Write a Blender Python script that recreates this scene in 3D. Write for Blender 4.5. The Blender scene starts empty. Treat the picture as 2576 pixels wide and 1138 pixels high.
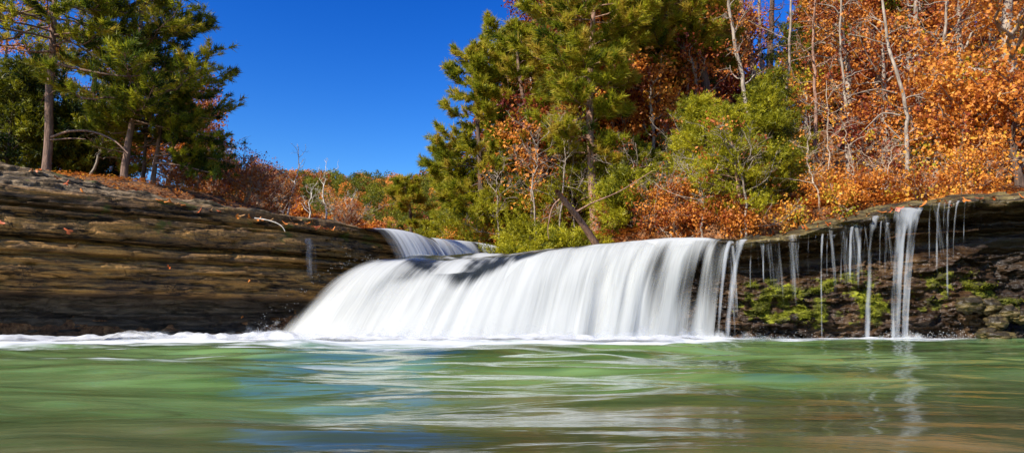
import bpy, math, random
import numpy as np
from mathutils import Vector

SC = bpy.context.scene
COL = SC.collection
R = math.radians

# ------------------------------------------------------------------ camera model
F_PX, CX, CY, HZ, CAM_H = 1717.0, 1287.5, 569.0, 815.0, 0.25
PITCH = math.atan((HZ - CY) / F_PX)
_c, _s = math.cos(PITCH), math.sin(PITCH)

def P(x, y, Y):
    """photo point (2575 px wide) -> world point on the plane at depth Y"""
    dx, dy = (x - CX) / F_PX, -(y - CY) / F_PX
    t = Y / (_c - dy * _s)
    return np.array([dx * t, Y, CAM_H + t * (_s + dy * _c)])

# ------------------------------------------------------------------ noise
def _hash(ix, iy, iz, seed=0):
    h = (ix.astype(np.int64) * 374761393 + iy.astype(np.int64) * 668265263 + iz.astype(np.int64) * 2147483647 + seed * 1274126177)
    h = h & 0xFFFFFFFF
    h = ((h ^ (h >> 13)) * 1274126177) & 0xFFFFFFFF
    h = ((h ^ (h >> 16)) * 2246822519) & 0xFFFFFFFF
    return ((h ^ (h >> 15)) & 0xFFFFFF) / float(0xFFFFFF)

def vnoise(x, y, z=None, seed=0):
    x = np.asarray(x, float); y = np.asarray(y, float)
    z = np.zeros_like(x) if z is None else np.asarray(z, float)
    x, y, z = np.broadcast_arrays(x, y, z)
    ix, iy, iz = np.floor(x), np.floor(y), np.floor(z)
    fx, fy, fz = x - ix, y - iy, z - iz
    fx, fy, fz = [f * f * (3 - 2 * f) for f in (fx, fy, fz)]
    r = 0
    for a in (0, 1):
        for b in (0, 1):
            for c in (0, 1):
                w = (fx if a else 1 - fx) * (fy if b else 1 - fy) * (fz if c else 1 - fz)
                r = r + w * _hash(ix + a, iy + b, iz + c, seed)
    return r * 2 - 1

def fbm(x, y, z=None, oct=4, seed=0, gain=0.5):
    r, a, f, n = 0, 1.0, 1.0, 0
    for o in range(oct):
        r = r + a * vnoise(np.asarray(x) * f, np.asarray(y) * f, None if z is None else np.asarray(z) * f, seed + o * 17)
        n += a; a *= gain; f *= 2.03
    return r / n

def cells(x, y, z, seed=0):
    """worley noise: distance to the nearest and second feature point, id of the nearest"""
    x, y, z = np.broadcast_arrays(np.asarray(x, float), np.asarray(y, float), np.asarray(z, float))
    ix, iy, iz = np.floor(x), np.floor(y), np.floor(z)
    d1 = np.full(x.shape, 9.0); d2 = np.full(x.shape, 9.0); cid = np.zeros(x.shape)
    for a in (-1, 0, 1):
        for b in (-1, 0, 1):
            for c in (-1, 0, 1):
                jx, jy, jz = ix + a, iy + b, iz + c
                px = jx + _hash(jx, jy, jz, seed + 1); py = jy + _hash(jx, jy, jz, seed + 2); pz = jz + _hash(jx, jy, jz, seed + 3)
                d = np.sqrt((px - x) ** 2 + (py - y) ** 2 + (pz - z) ** 2)
                near = d < d1
                d2 = np.where(near, d1, np.minimum(d2, d))
                cid = np.where(near, _hash(jx, jy, jz, seed + 4), cid)
                d1 = np.where(near, d, d1)
    return d1, d2, cid

def sstep(x, a, b):
    t = np.clip((np.asarray(x, float) - a) / (b - a), 0, 1)
    return t * t * (3 - 2 * t)

# ------------------------------------------------------------------ mesh helpers
def mesh_obj(name, V, F, mat, parent=None, attrs=None, uv=None, smooth=True):
    V = np.ascontiguousarray(V, np.float32); F = np.ascontiguousarray(F, np.int32)
    me = bpy.data.meshes.new(name)
    n, k = F.shape
    me.vertices.add(len(V)); me.vertices.foreach_set('co', V.ravel())
    me.loops.add(n * k); me.loops.foreach_set('vertex_index', F.ravel())
    me.polygons.add(n); me.polygons.foreach_set('loop_start', np.arange(0, n * k, k, dtype=np.int32))
    if smooth:
        me.polygons.foreach_set('use_smooth', np.ones(n, bool))
    for nm, (dom, arr) in (attrs or {}).items():
        a = me.attributes.new(nm, 'FLOAT', dom)
        a.data.foreach_set('value', np.ascontiguousarray(arr, np.float32).ravel())
    if uv is not None:
        l = me.uv_layers.new(name='UVMap')
        l.data.foreach_set('uv', np.ascontiguousarray(uv[F.ravel()], np.float32).ravel())
    me.update(calc_edges=True)
    me.validate(verbose=False)
    o = bpy.data.objects.new(name, me)
    me.materials.append(mat)
    COL.objects.link(o)
    if parent is not None:
        o.parent = parent
    return o

def grid_faces(nr, nc):
    i = np.arange(nr - 1)[:, None] * nc + np.arange(nc - 1)[None, :]
    i = i.ravel()
    return np.stack([i, i + 1, i + nc + 1, i + nc], 1)

def tag(o, label=None, cat=None, group=None, kind=None):
    if label: o['label'] = label
    if cat: o['category'] = cat
    if group: o['group'] = group
    if kind: o['kind'] = kind
    return o

def empty(name, loc, rz=0.0):
    o = bpy.data.objects.new(name, None)
    o.empty_display_size = 0.2
    o.location = loc; o.rotation_euler = (0, 0, rz)
    COL.objects.link(o)
    return o

def copy_tree(o):
    c = o.copy(); COL.objects.link(c)
    for ch in list(o.children):
        d = ch.copy(); COL.objects.link(d); d.parent = c
    return c

class Tubes:
    def __init__(s): s.V = []; s.F = []; s.n = 0
    def add(s, pts, rad, sides=5):
        pts = np.asarray(pts, float); rad = np.asarray(rad, float); n = len(pts)
        t = np.gradient(pts, axis=0)
        t /= np.linalg.norm(t, axis=1)[:, None] + 1e-9
        m = t.mean(0)
        ref = np.array([1.0, 0, 0]) if abs(m[0]) < 0.6 else np.array([0, 1.0, 0])
        a = np.cross(t, ref); a /= np.linalg.norm(a, axis=1)[:, None] + 1e-9
        b = np.cross(t, a)
        ph = np.arange(sides) * 2 * math.pi / sides
        ring = a[:, None, :] * np.cos(ph)[None, :, None] + b[:, None, :] * np.sin(ph)[None, :, None]
        V = pts[:, None, :] + ring * rad[:, None, None]
        s.V.append(V.reshape(-1, 3))
        i = np.arange(n - 1)[:, None] * sides + np.arange(sides)[None, :]
        j = np.arange(n - 1)[:, None] * sides + (np.arange(sides)[None, :] + 1) % sides
        s.F.append(np.stack([i, j, j + sides, i + sides], -1).reshape(-1, 4) + s.n)
        s.n += n * sides
    def get(s):
        return np.concatenate(s.V), np.concatenate(s.F)

def curve(pts, n):
    """smooth polyline through points (Catmull-Rom), n samples"""
    p = np.asarray(pts, float)
    if len(p) == 2:
        return p[0] + (p[1] - p[0]) * np.linspace(0, 1, n)[:, None]
    q = np.vstack([2 * p[0] - p[1], p, 2 * p[-1] - p[-2]])
    t = np.linspace(0, len(p) - 1 - 1e-6, n); k = t.astype(int); f = (t - k)[:, None]
    a, b, c, d = q[k], q[k + 1], q[k + 2], q[k + 3]
    return 0.5 * (2 * b + (c - a) * f + (2 * a - 5 * b + 4 * c - d) * f ** 2 + (3 * b - a - 3 * c + d) * f ** 3)

# ------------------------------------------------------------------ materials
class M:
    """tiny node helper"""
    def __init__(s, name):
        s.m = bpy.data.materials.new(name); s.m.use_nodes = True
        s.nt = s.m.node_tree; s.nt.nodes.clear()
        s.out = s.nt.nodes.new('ShaderNodeOutputMaterial')
    def n(s, typ, inp=None, **kw):
        nd = s.nt.nodes.new(typ)
        for k, v in kw.items(): setattr(nd, k, v)
        for k, v in (inp or {}).items():
            sock = nd.inputs[k]
            if isinstance(v, bpy.types.NodeSocket): s.nt.links.new(v, sock)
            else: sock.default_value = v
        return nd
    def math(s, op, a, b=None, clamp=False):
        nd = s.n('ShaderNodeMath', {0: a} if b is None else {0: a, 1: b}, operation=op)
        nd.use_clamp = clamp
        return nd.outputs[0]
    def noise(s, vec, scale, detail=4, rough=0.55, dist=0.0):
        nd = s.n('ShaderNodeTexNoise', {'Vector': vec, 'Scale': scale, 'Detail': detail, 'Roughness': rough, 'Distortion': dist})
        return nd.outputs['Fac']
    def mapping(s, vec, scale=(1, 1, 1), loc=(0, 0, 0)):
        return s.n('ShaderNodeMapping', {'Vector': vec, 'Scale': scale, 'Location': loc}).outputs[0]
    def coord(s, which='Object'):
        return s.n('ShaderNodeTexCoord').outputs[which]
    def attr(s, name):
        return s.n('ShaderNodeAttribute', attribute_name=name).outputs['Fac']
    def ramp(s, fac, stops, interp='LINEAR'):
        nd = s.n('ShaderNodeValToRGB', {'Fac': fac})
        cr = nd.color_ramp; cr.interpolation = interp
        while len(cr.elements) < len(stops): cr.elements.new(0.5)
        for e, (p, c) in zip(cr.elements, stops):
            e.position = p; e.color = (*c, 1) if len(c) == 3 else c
        return nd.outputs['Color']
    def mrange(s, v, a, b, c=0.0, d=1.0, smooth=True):
        nd = s.n('ShaderNodeMapRange', {'Value': v, 'From Min': a, 'From Max': b, 'To Min': c, 'To Max': d})
        nd.interpolation_type = 'SMOOTHSTEP' if smooth else 'LINEAR'
        return nd.outputs[0]
    def mix(s, fac, a, b, blend='MIX'):
        nd = s.n('ShaderNodeMix', data_type='RGBA', blend_type=blend)
        for k, v in ((0, fac), (6, a), (7, b)):
            if isinstance(v, bpy.types.NodeSocket): s.nt.links.new(v, nd.inputs[k])
            else: nd.inputs[k].default_value = v if k == 0 else ((*v, 1) if len(v) == 3 else v)
        return nd.outputs[2]
    def bump(s, h, strength=0.5, dist=0.02):
        return s.n('ShaderNodeBump', {'Height': h, 'Strength': strength, 'Distance': dist}).outputs[0]
    def pbsdf(s, **inp):
        d = {k.replace('_', ' '): v for k, v in inp.items()}
        for k, v in d.items():
            if k == 'Base Color' and isinstance(v, tuple): d[k] = (*v, 1)
        return s.n('ShaderNodeBsdfPrincipled', d)
    def done(s, sh):
        s.nt.links.new(sh if isinstance(sh, bpy.types.NodeSocket) else sh.outputs[0], s.out.inputs['Surface'])
        return s.m

def leaf_material(name, stops, trans=0.35, rough=0.55, spec=0.25):
    m = M(name)
    c = m.ramp(m.attr('tint'), stops)
    p = m.pbsdf(Base_Color=c, Roughness=rough, Specular_IOR_Level=spec)
    t = m.n('ShaderNodeBsdfTranslucent', {'Color': c})
    return m.done(m.n('ShaderNodeMixShader', {0: trans, 1: p.outputs[0], 2: t.outputs[0]}))

MAT = {}
MAT['needle'] = leaf_material('needles', [(0.0, (0.020, 0.040, 0.009)), (0.28, (0.075, 0.115, 0.010)), (0.55, (0.235, 0.250, 0.013)),
                                          (0.8, (0.43, 0.405, 0.022)), (1.0, (0.52, 0.37, 0.05))], 0.5, 0.5)
MAT['cedar'] = leaf_material('cedar_sprays', [(0.0, (0.014, 0.032, 0.006)), (0.5, (0.215, 0.215, 0.010)), (1.0, (0.46, 0.41, 0.018))], 0.4, 0.5)
MAT['leaf'] = leaf_material('autumn_leaves', [(0.0, (0.13, 0.020, 0.014)), (0.2, (0.27, 0.058, 0.022)), (0.42, (0.54, 0.185, 0.028)),
                                              (0.66, (0.80, 0.33, 0.058)), (0.84, (0.84, 0.40, 0.05)), (1.0, (0.40, 0.38, 0.03))], 0.38, 0.45)

def bark(name, dark, light, sx=9.0, sz=1.6, bumpd=0.02):
    m = M(name)
    v = m.mapping(m.coord(), (sx, sx, sz))
    f = m.noise(v, 2.2, 6, 0.65, 0.6)
    g = m.noise(m.coord(), 1.3, 3)
    c = m.ramp(m.math('ADD', m.math('MULTIPLY', f, 0.75), m.math('MULTIPLY', g, 0.25)), [(0.34, dark), (0.62, light)])
    return m.done(m.pbsdf(Base_Color=c, Roughness=0.9, Specular_IOR_Level=0.2, Normal=m.bump(f, 0.9, bumpd)))

MAT['bark_pine'] = bark('pine_bark', (0.05, 0.030, 0.022), (0.27, 0.17, 0.125))
MAT['bark_dark'] = bark('dark_bark', (0.025, 0.017, 0.013), (0.15, 0.10, 0.075))
MAT['bark_red'] = bark('reddish_bark', (0.10, 0.05, 0.035), (0.42, 0.25, 0.17))
MAT['bark_grey'] = bark('grey_bark', (0.085, 0.06, 0.045), (0.40, 0.33, 0.26), 6, 2.0, 0.01)
MAT['bark_white'] = bark('white_bark', (0.22, 0.18, 0.14), (0.70, 0.65, 0.56), 4, 3.0, 0.008)
MAT['twig'] = bark('twig_bark', (0.18, 0.12, 0.085), (0.50, 0.40, 0.30), 5, 2.0, 0.004)

# rock of the left cliff: beds of buff and grey sandstone
def cliff_rock():
    m = M('bedded_sandstone')
    co = m.coord()
    sx = m.n('ShaderNodeSeparateXYZ', {'Vector': co})
    warp = m.noise(m.mapping(co, (0.5, 0.5, 0.5)), 1.0, 3)
    zb = m.math('ADD', sx.outputs[2], m.math('MULTIPLY', warp, 0.12))
    bv = m.n('ShaderNodeCombineXYZ', {0: m.math('MULTIPLY', sx.outputs[0], 0.16), 1: m.math('MULTIPLY', sx.outputs[1], 0.16), 2: m.math('MULTIPLY', zb, 3.4)}).outputs[0]
    beds = m.noise(bv, 1.0, 5, 0.6)
    fine = m.noise(m.mapping(co, (1.8, 1.8, 10.0)), 1.0, 6, 0.68, 0.6)
    blot = m.noise(co, 1.1, 5, 0.6)
    grain = m.noise(co, 14.0, 4, 0.6)
    c = m.ramp(beds, [(0.28, (0.042, 0.023, 0.009)), (0.42, (0.165, 0.084, 0.027)), (0.54, (0.38, 0.195, 0.052)), (0.67, (0.26, 0.143, 0.052)), (0.8, (0.11, 0.063, 0.029))])
    c = m.mix(m.mrange(fine, 0.33, 0.56, 0.8, 0.0), c, (0.045, 0.030, 0.02))
    c = m.mix(m.mrange(blot, 0.48, 0.72, 0.0, 0.6), c, (0.38, 0.21, 0.055))
    c = m.mix(m.mrange(m.noise(m.mapping(co, (0.7, 0.7, 1.6), (3, 1, 2)), 1.6, 5, 0.65), 0.5, 0.7, 0.0, 0.75), c, (0.060, 0.044, 0.030))
    pn = m.noise(m.mapping(co, (0.38, 0.38, 6.0), (5, 2, 1)), 1.0, 5, 0.6, 0.25)
    part = m.mrange(m.math('ABSOLUTE', m.math('SUBTRACT', pn, 0.5)), 0.0, 0.018, 0.9, 0.0)
    jn = m.noise(m.mapping(co, (1.6, 1.6, 1.3), (2, 9, 4)), 1.0, 5, 0.7, 0.5)
    joint = m.mrange(m.math('ABSOLUTE', m.math('SUBTRACT', jn, 0.40)), 0.0, 0.007, 0.7, 0.0)
    speck = m.noise(co, 26.0, 4, 0.7)
    c = m.mix(m.mrange(speck, 0.3, 0.7, 0.45, 0.0), c, (0.03, 0.02, 0.012))
    c = m.mix(m.mrange(speck, 0.55, 0.8, 0.0, 0.35), c, (0.36, 0.27, 0.14))
    c = m.mix(m.math('MAXIMUM', part, joint), c, (0.010, 0.008, 0.006))  # crack depth painted as near-black shade, since relief barely shows here
    # pale dry weathered top
    top = m.mrange(sx.outputs[2], 2.24, 2.42)
    c = m.mix(m.math('MULTIPLY', top, 0.8), c, m.mix(m.mrange(m.noise(m.mapping(co, (1, 1, 2.5)), 4.0, 6, 0.75), 0.42, 0.64), (0.045, 0.034, 0.02), (0.30, 0.225, 0.14)))
    c = m.mix(m.math('MULTIPLY', m.math('MAXIMUM', part, joint), 0.85), c, (0.010, 0.008, 0.006))
    moss = m.math('MULTIPLY', m.mrange(m.noise(co, 2.3, 5, 0.65), 0.58, 0.66), m.mrange(sx.outputs[2], 1.2, 2.2, 0.25, 0.9))
    c = m.mix(moss, c, (0.075, 0.085, 0.012))
    gold = m.math('MULTIPLY', m.mrange(m.math('ABSOLUTE', m.math('SUBTRACT', zb, 1.15)), 0.55, 0.1), m.mrange(blot, 0.38, 0.6))
    c = m.mix(m.math('MULTIPLY', gold, 0.6), c, m.mix(m.mrange(fine, 0.38, 0.6), (0.10, 0.050, 0.015), (0.45, 0.235, 0.062)))
    # wet grey undercut at the water, its recess shade deepened in the colour
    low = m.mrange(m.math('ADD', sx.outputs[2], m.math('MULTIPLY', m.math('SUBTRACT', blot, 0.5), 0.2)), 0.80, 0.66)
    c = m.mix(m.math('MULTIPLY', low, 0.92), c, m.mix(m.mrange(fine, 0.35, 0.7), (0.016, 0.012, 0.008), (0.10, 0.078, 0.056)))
    bmp = m.math('SUBTRACT', m.math('ADD', m.math('MULTIPLY', fine, 0.7), m.math('MULTIPLY', grain, 0.5)), m.math('MULTIPLY', m.math('MAXIMUM', part, joint), 0.6))
    wet = m.math('SUBTRACT', 0.85, m.math('MULTIPLY', low, 0.35))
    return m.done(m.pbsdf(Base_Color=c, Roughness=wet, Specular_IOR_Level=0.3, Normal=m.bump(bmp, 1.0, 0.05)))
MAT['cliff'] = cliff_rock()

def ledge_rock():
    m = M('wet_dark_ledge_rock')
    co = m.coord()
    sx = m.n('ShaderNodeSeparateXYZ', {'Vector': co})
    fine = m.noise(m.mapping(co, (1.6, 1.6, 12.0)), 1.3, 5, 0.6, 0.3)
    blot = m.noise(co, 2.1, 5, 0.65)
    grain = m.noise(co, 16.0, 4, 0.65)
    c = m.ramp(m.math('ADD', m.math('MULTIPLY', fine, 0.5), m.math('MULTIPLY', blot, 0.5)),
               [(0.36, (0.007, 0.004, 0.002)), (0.5, (0.030, 0.015, 0.006)), (0.62, (0.085, 0.045, 0.016)), (0.78, (0.21, 0.13, 0.05))])
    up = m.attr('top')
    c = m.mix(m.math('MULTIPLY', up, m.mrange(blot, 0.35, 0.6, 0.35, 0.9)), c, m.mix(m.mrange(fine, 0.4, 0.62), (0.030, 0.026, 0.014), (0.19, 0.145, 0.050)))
    ms = m.attr('moss')
    mossc = m.ramp(m.noise(co, 5.5, 4), [(0.35, (0.022, 0.022, 0.004)), (0.52, (0.085, 0.085, 0.006)), (0.70, (0.24, 0.25, 0.012))])
    mk = m.mrange(m.math('ADD', ms, m.math('MULTIPLY', m.math('SUBTRACT', m.noise(co, 6.0, 5, 0.7), 0.5), 1.3)), 0.42, 0.62)
    c = m.mix(mk, c, mossc)
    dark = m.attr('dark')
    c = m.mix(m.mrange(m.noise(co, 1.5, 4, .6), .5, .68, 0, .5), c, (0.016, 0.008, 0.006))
    c = m.mix(m.math('MULTIPLY', dark, 0.75), c, (0.012, 0.010, 0.009))  # shade under the far right overhang, painted into the rock colour
    ro = m.math('ADD', m.mrange(grain, 0.35, 0.65, 0.22, 0.7), m.math('MULTIPLY', mk, 0.4), True)
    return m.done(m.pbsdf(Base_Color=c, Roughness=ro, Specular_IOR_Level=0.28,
                          Normal=m.bump(m.math('ADD', m.math('MULTIPLY', fine, 0.5), m.math('MULTIPLY', grain, 0.6)), 1.0, 0.03)))
MAT['ledge'] = ledge_rock()

def ground_mat():
    m = M('leaf_littered_ground')
    co = m.coord()
    n1 = m.noise(co, 0.6, 5, 0.6); n2 = m.noise(co, 9.0, 5, 0.75)
    c = m.ramp(n2, [(0.36, (0.045, 0.026, 0.016)), (0.5, (0.19, 0.090, 0.042)), (0.64, (0.38, 0.19, 0.085))])
    c = m.mix(m.mrange(n1, 0.5, 0.65, 0, 0.6), c, (0.10, 0.06, 0.04))
    return m.done(m.pbsdf(Base_Color=c, Roughness=0.95, Specular_IOR_Level=0.1, Normal=m.bump(n2, 1.0, 0.08)))
MAT['ground'] = ground_mat()

def pool_mat():
    m = M('green_pool_water')
    co = m.coord()
    big = m.noise(m.mapping(co, (0.35, 0.9, 1)), 1.0, 3, 0.5, 0.4)
    mid = m.noise(m.mapping(co, (0.9, 4.0, 1)), 1.0, 4, 0.55, 0.5)
    c = m.ramp(m.math('ADD', m.math('MULTIPLY', big, 0.6), m.math('MULTIPLY', mid, 0.4)),
               [(0.33, (0.022, 0.048, 0.016)), (0.45, (0.060, 0.115, 0.032)), (0.56, (0.135, 0.225, 0.075)), (0.70, (0.115, 0.235, 0.125))])
    bed = m.attr('bed')
    c = m.mix(bed, c, m.ramp(mid, [(0.35, (0.022, 0.022, 0.010)), (0.52, (0.055, 0.058, 0.025)), (0.66, (0.12, 0.095, 0.05))]))
    fo = m.attr('foam')
    st = m.noise(m.mapping(co, (1.1, 2.6, 1)), 1.6, 5, 0.6, 0.8)
    k = m.mrange(m.math('ADD', fo, m.math('MULTIPLY', m.math('SUBTRACT', st, 0.5), 1.1)), 0.30, 0.85)
    c = m.mix(k, c, (0.60, 0.62, 0.62))
    rip = m.noise(m.mapping(co, (1.5, 7.0, 1)), 1.0, 4, 0.5, 0.6)
    rip2 = m.noise(m.mapping(co, (4.0, 16.0, 1)), 1.0, 3, 0.5, 0.5)
    h = m.math('ADD', rip, m.math('MULTIPLY', rip2, 0.3))
    ro = m.math('ADD', 0.095, m.math('MULTIPLY', k, 0.5))
    return m.done(m.pbsdf(Base_Color=c, Roughness=ro, IOR=1.33, Specular_IOR_Level=0.5, Normal=m.bump(h, 0.15, 0.05)))
MAT['pool'] = pool_mat()

def fall_mat(name, fine=1.0, tone=(0.545, 0.556, 0.535), dens=1.0, bead=0.9, amax=1.0):
    """falling water: white threads, see-through between them; uv = metres across, metres along the flow"""
    m = M(name)
    uv = m.n('ShaderNodeUVMap', uv_map='UVMap').outputs[0]
    s1 = m.noise(m.mapping(uv, (1.5 * fine, 0.25, 1)), 1.0, 3, 0.5, 0.5)
    s2 = m.noise(m.mapping(uv, (8.0 * fine, 0.3, 1), (3, 7, 0)), 1.0, 4, 0.6, 0.4)
    s3 = m.noise(m.mapping(uv, (34.0 * fine, bead, 1), (1, 2, 0)), 1.0, 3, 0.6)
    s = m.math('ADD', m.math('ADD', m.math('MULTIPLY', s1, 0.60), m.math('MULTIPLY', s2, 0.25)), m.math('MULTIPLY', s3, 0.15))
    cov = m.attr('cover')
    d = m.math('ADD', cov, m.math('MULTIPLY', m.math('SUBTRACT', s, 0.5), 1.8 * dens))
    a = m.mrange(d, 0.12, 0.95, 0.0, amax)
    wh = m.attr('white')
    w = m.mrange(m.math('ADD', wh, m.math('MULTIPLY', m.math('SUBTRACT', s, 0.5), 1.6)), 0.25, 0.85)
    c = m.mix(w, (0.022, 0.026, 0.026), tone)
    ro = m.math('ADD', 0.10, m.math('MULTIPLY', w, 0.42))
    p = m.pbsdf(Base_Color=c, Roughness=ro, IOR=1.33, Specular_IOR_Level=0.5, Normal=m.bump(s, 0.15, 0.04))
    t = m.n('ShaderNodeBsdfTranslucent', {'Color': c})
    mx = m.n('ShaderNodeMixShader', {0: m.math('MULTIPLY', w, 0.3), 1: p.outputs[0], 2: t.outputs[0]})
    tr = m.n('ShaderNodeBsdfTransparent')
    return m.done(m.n('ShaderNodeMixShader', {0: a, 1: tr.outputs[0], 2: mx.outputs[0]}))
MAT['fall'] = fall_mat('white_falling_water')
MAT['bright_fall'] = fall_mat('bright_falling_water', 1.0, (0.74, 0.76, 0.74), 1.7)
MAT['thin_fall'] = fall_mat('thin_falling_water', 1.6, (0.72, 0.75, 0.78), 1.3, 5.0, 0.5)

def foam_mat():
    m = M('churned_foam')
    co = m.coord()
    n = m.noise(m.mapping(co, (2.2, 2.2, 2.6)), 1.4, 5, 0.6, 0.5)
    a = m.mrange(m.math('ADD', m.attr('cover'), m.math('MULTIPLY', m.math('SUBTRACT', n, 0.5), 1.2)), 0.2, 0.8)
    p = m.pbsdf(Base_Color=(0.74, 0.75, 0.75), Roughness=0.6, Specular_IOR_Level=0.2)
    t = m.n('ShaderNodeBsdfTranslucent', {'Color': (0.74, 0.75, 0.75, 1)})
    mx = m.n('ShaderNodeMixShader', {0: 0.35, 1: p.outputs[0], 2: t.outputs[0]})
    return m.done(m.n('ShaderNodeMixShader', {0: a, 1: m.n('ShaderNodeBsdfTransparent').outputs[0], 2: mx.outputs[0]}))
MAT['foam'] = foam_mat()

def flat_mat(name, col, rough=0.6):
    m = M(name)
    n = m.noise(m.coord(), 18.0, 3)
    c = m.mix(m.mrange(n, 0.35, 0.65), tuple(x * 0.65 for x in col), col)
    return m.done(m.pbsdf(Base_Color=c, Roughness=rough, Specular_IOR_Level=0.3))

# ------------------------------------------------------------------ terrain
EDGE = np.array([(-30, 2.0), (-12, 6.3), (-7.5, 10.0), (-4.4, 12.6), (-3.0, 14.4), (-0.2, 19.0), (1.2, 17.5), (3.4, 14.4), (4.6, 13.0), (8.5, 12.4), (13, 11.6), (30, 8.0)], float)
def yedge(X): return np.interp(X, EDGE[:, 0], EDGE[:, 1])

def height(X, Y):
    X = np.asarray(X, float); Y = np.asarray(Y, float)
    d = np.maximum((Y - yedge(X)) * 0.82, 0)
    left = sstep(X, -2.5, -7.5)
    bank = 2.15 + left * (0.75 * sstep(d, 0.6, 3.0) + 0.06 * np.minimum(d, 25)) * sstep(Y, 90, 30)
    right = sstep(X, -4.0, 2.5)
    bank = bank + right * (0.30 * sstep(X, 1, 8) + 0.33 * np.minimum(d, 45) ** 1.02 * (0.75 + 0.25 * sstep(X, 0, 12)))
    far = sstep(Y, 70, 280) * sstep(X, -260, -95)
    bank = np.maximum(bank, 2.2 + far * (49 + 4 * fbm(X * 0.012, Y * 0.012, seed=5)))
    bank = bank + 0.18 * fbm(X * 0.35, Y * 0.35, oct=4, seed=3) * sstep(d, 0.5, 4) + 1.2 * fbm(X * 0.05, Y * 0.05, seed=8) * sstep(d, 10, 40)
    low = np.where((X > -2.0) & (X < 4.2) & (Y > 14.2), 1.2, -0.7)
    return low + (bank - low) * sstep(d, 0.35, 1.1)

def build_ground():
    xs = np.concatenate([np.linspace(-420, -42, 60), np.linspace(-40, 40, 320), np.linspace(42, 300, 40)])
    ys = np.concatenate([np.linspace(-8, 5, 10), np.linspace(5.5, 32, 260), np.linspace(33, 80, 90), np.linspace(82, 520, 80)])
    X, Y = np.meshgrid(xs, ys)
    Z = height(X, Y)
    V = np.stack([X, Y, Z], -1).reshape(-1, 3)
    tag(mesh_obj('ground', V, grid_faces(len(ys), len(xs)), MAT['ground']), kind='structure')
build_ground()

def resample(poly, n, warp=None):
    p = np.asarray(poly, float)
    s = np.concatenate([[0], np.cumsum(np.linalg.norm(np.diff(p[:, :2], axis=0), axis=1))])
    c = curve(p, 40 * len(p))
    sc = np.concatenate([[0], np.cumsum(np.linalg.norm(np.diff(c[:, :2], axis=0), axis=1))])
    t = np.linspace(0, sc[-1], n)
    return np.stack([np.interp(t, sc, c[:, k]) for k in range(p.shape[1])], 1), t

# left cliff: plan line and a bedded profile (setback, height)
CLIFF = [(-13.0, 5.6), (-10.0, 7.9), (-7.5, 10.0), (-5.9, 11.3), (-4.45, 12.55), (-3.75, 13.4), (-3.05, 14.25), (-2.0, 15.9), (-0.9, 17.6), (-0.05, 18.9), (0.8, 20.4)]
PROF = [(.62, -.5), (.60, .05), (.56, .3), (.48, .55), (.38, .67), (.06, .72), (.0, .76), (.0, .95), (-.02, 1.0), (-.01, 1.22), (.02, 1.26), (.14, 1.285), (.14, 1.32), (.0, 1.35),
        (.02, 1.46), (.06, 1.475), (.22, 1.50), (.22, 1.55), (.05, 1.58), (.03, 1.64), (.04, 1.8), (.05, 1.985), (.20, 2.0), (.20, 2.04), (.13, 2.065), (.11, 2.10), (.13, 2.2), (.17, 2.28),
        (.20, 2.33), (.30, 2.35), (.52, 2.36), (.54, 2.44), (.95, 2.47), (.97, 2.57), (1.4, 2.60), (1.42, 2.72), (1.95, 2.75), (1.97, 2.88), (2.6, 2.92), (2.63, 3.05), (3.4, 3.1), (4.5, 3.0)]
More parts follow.
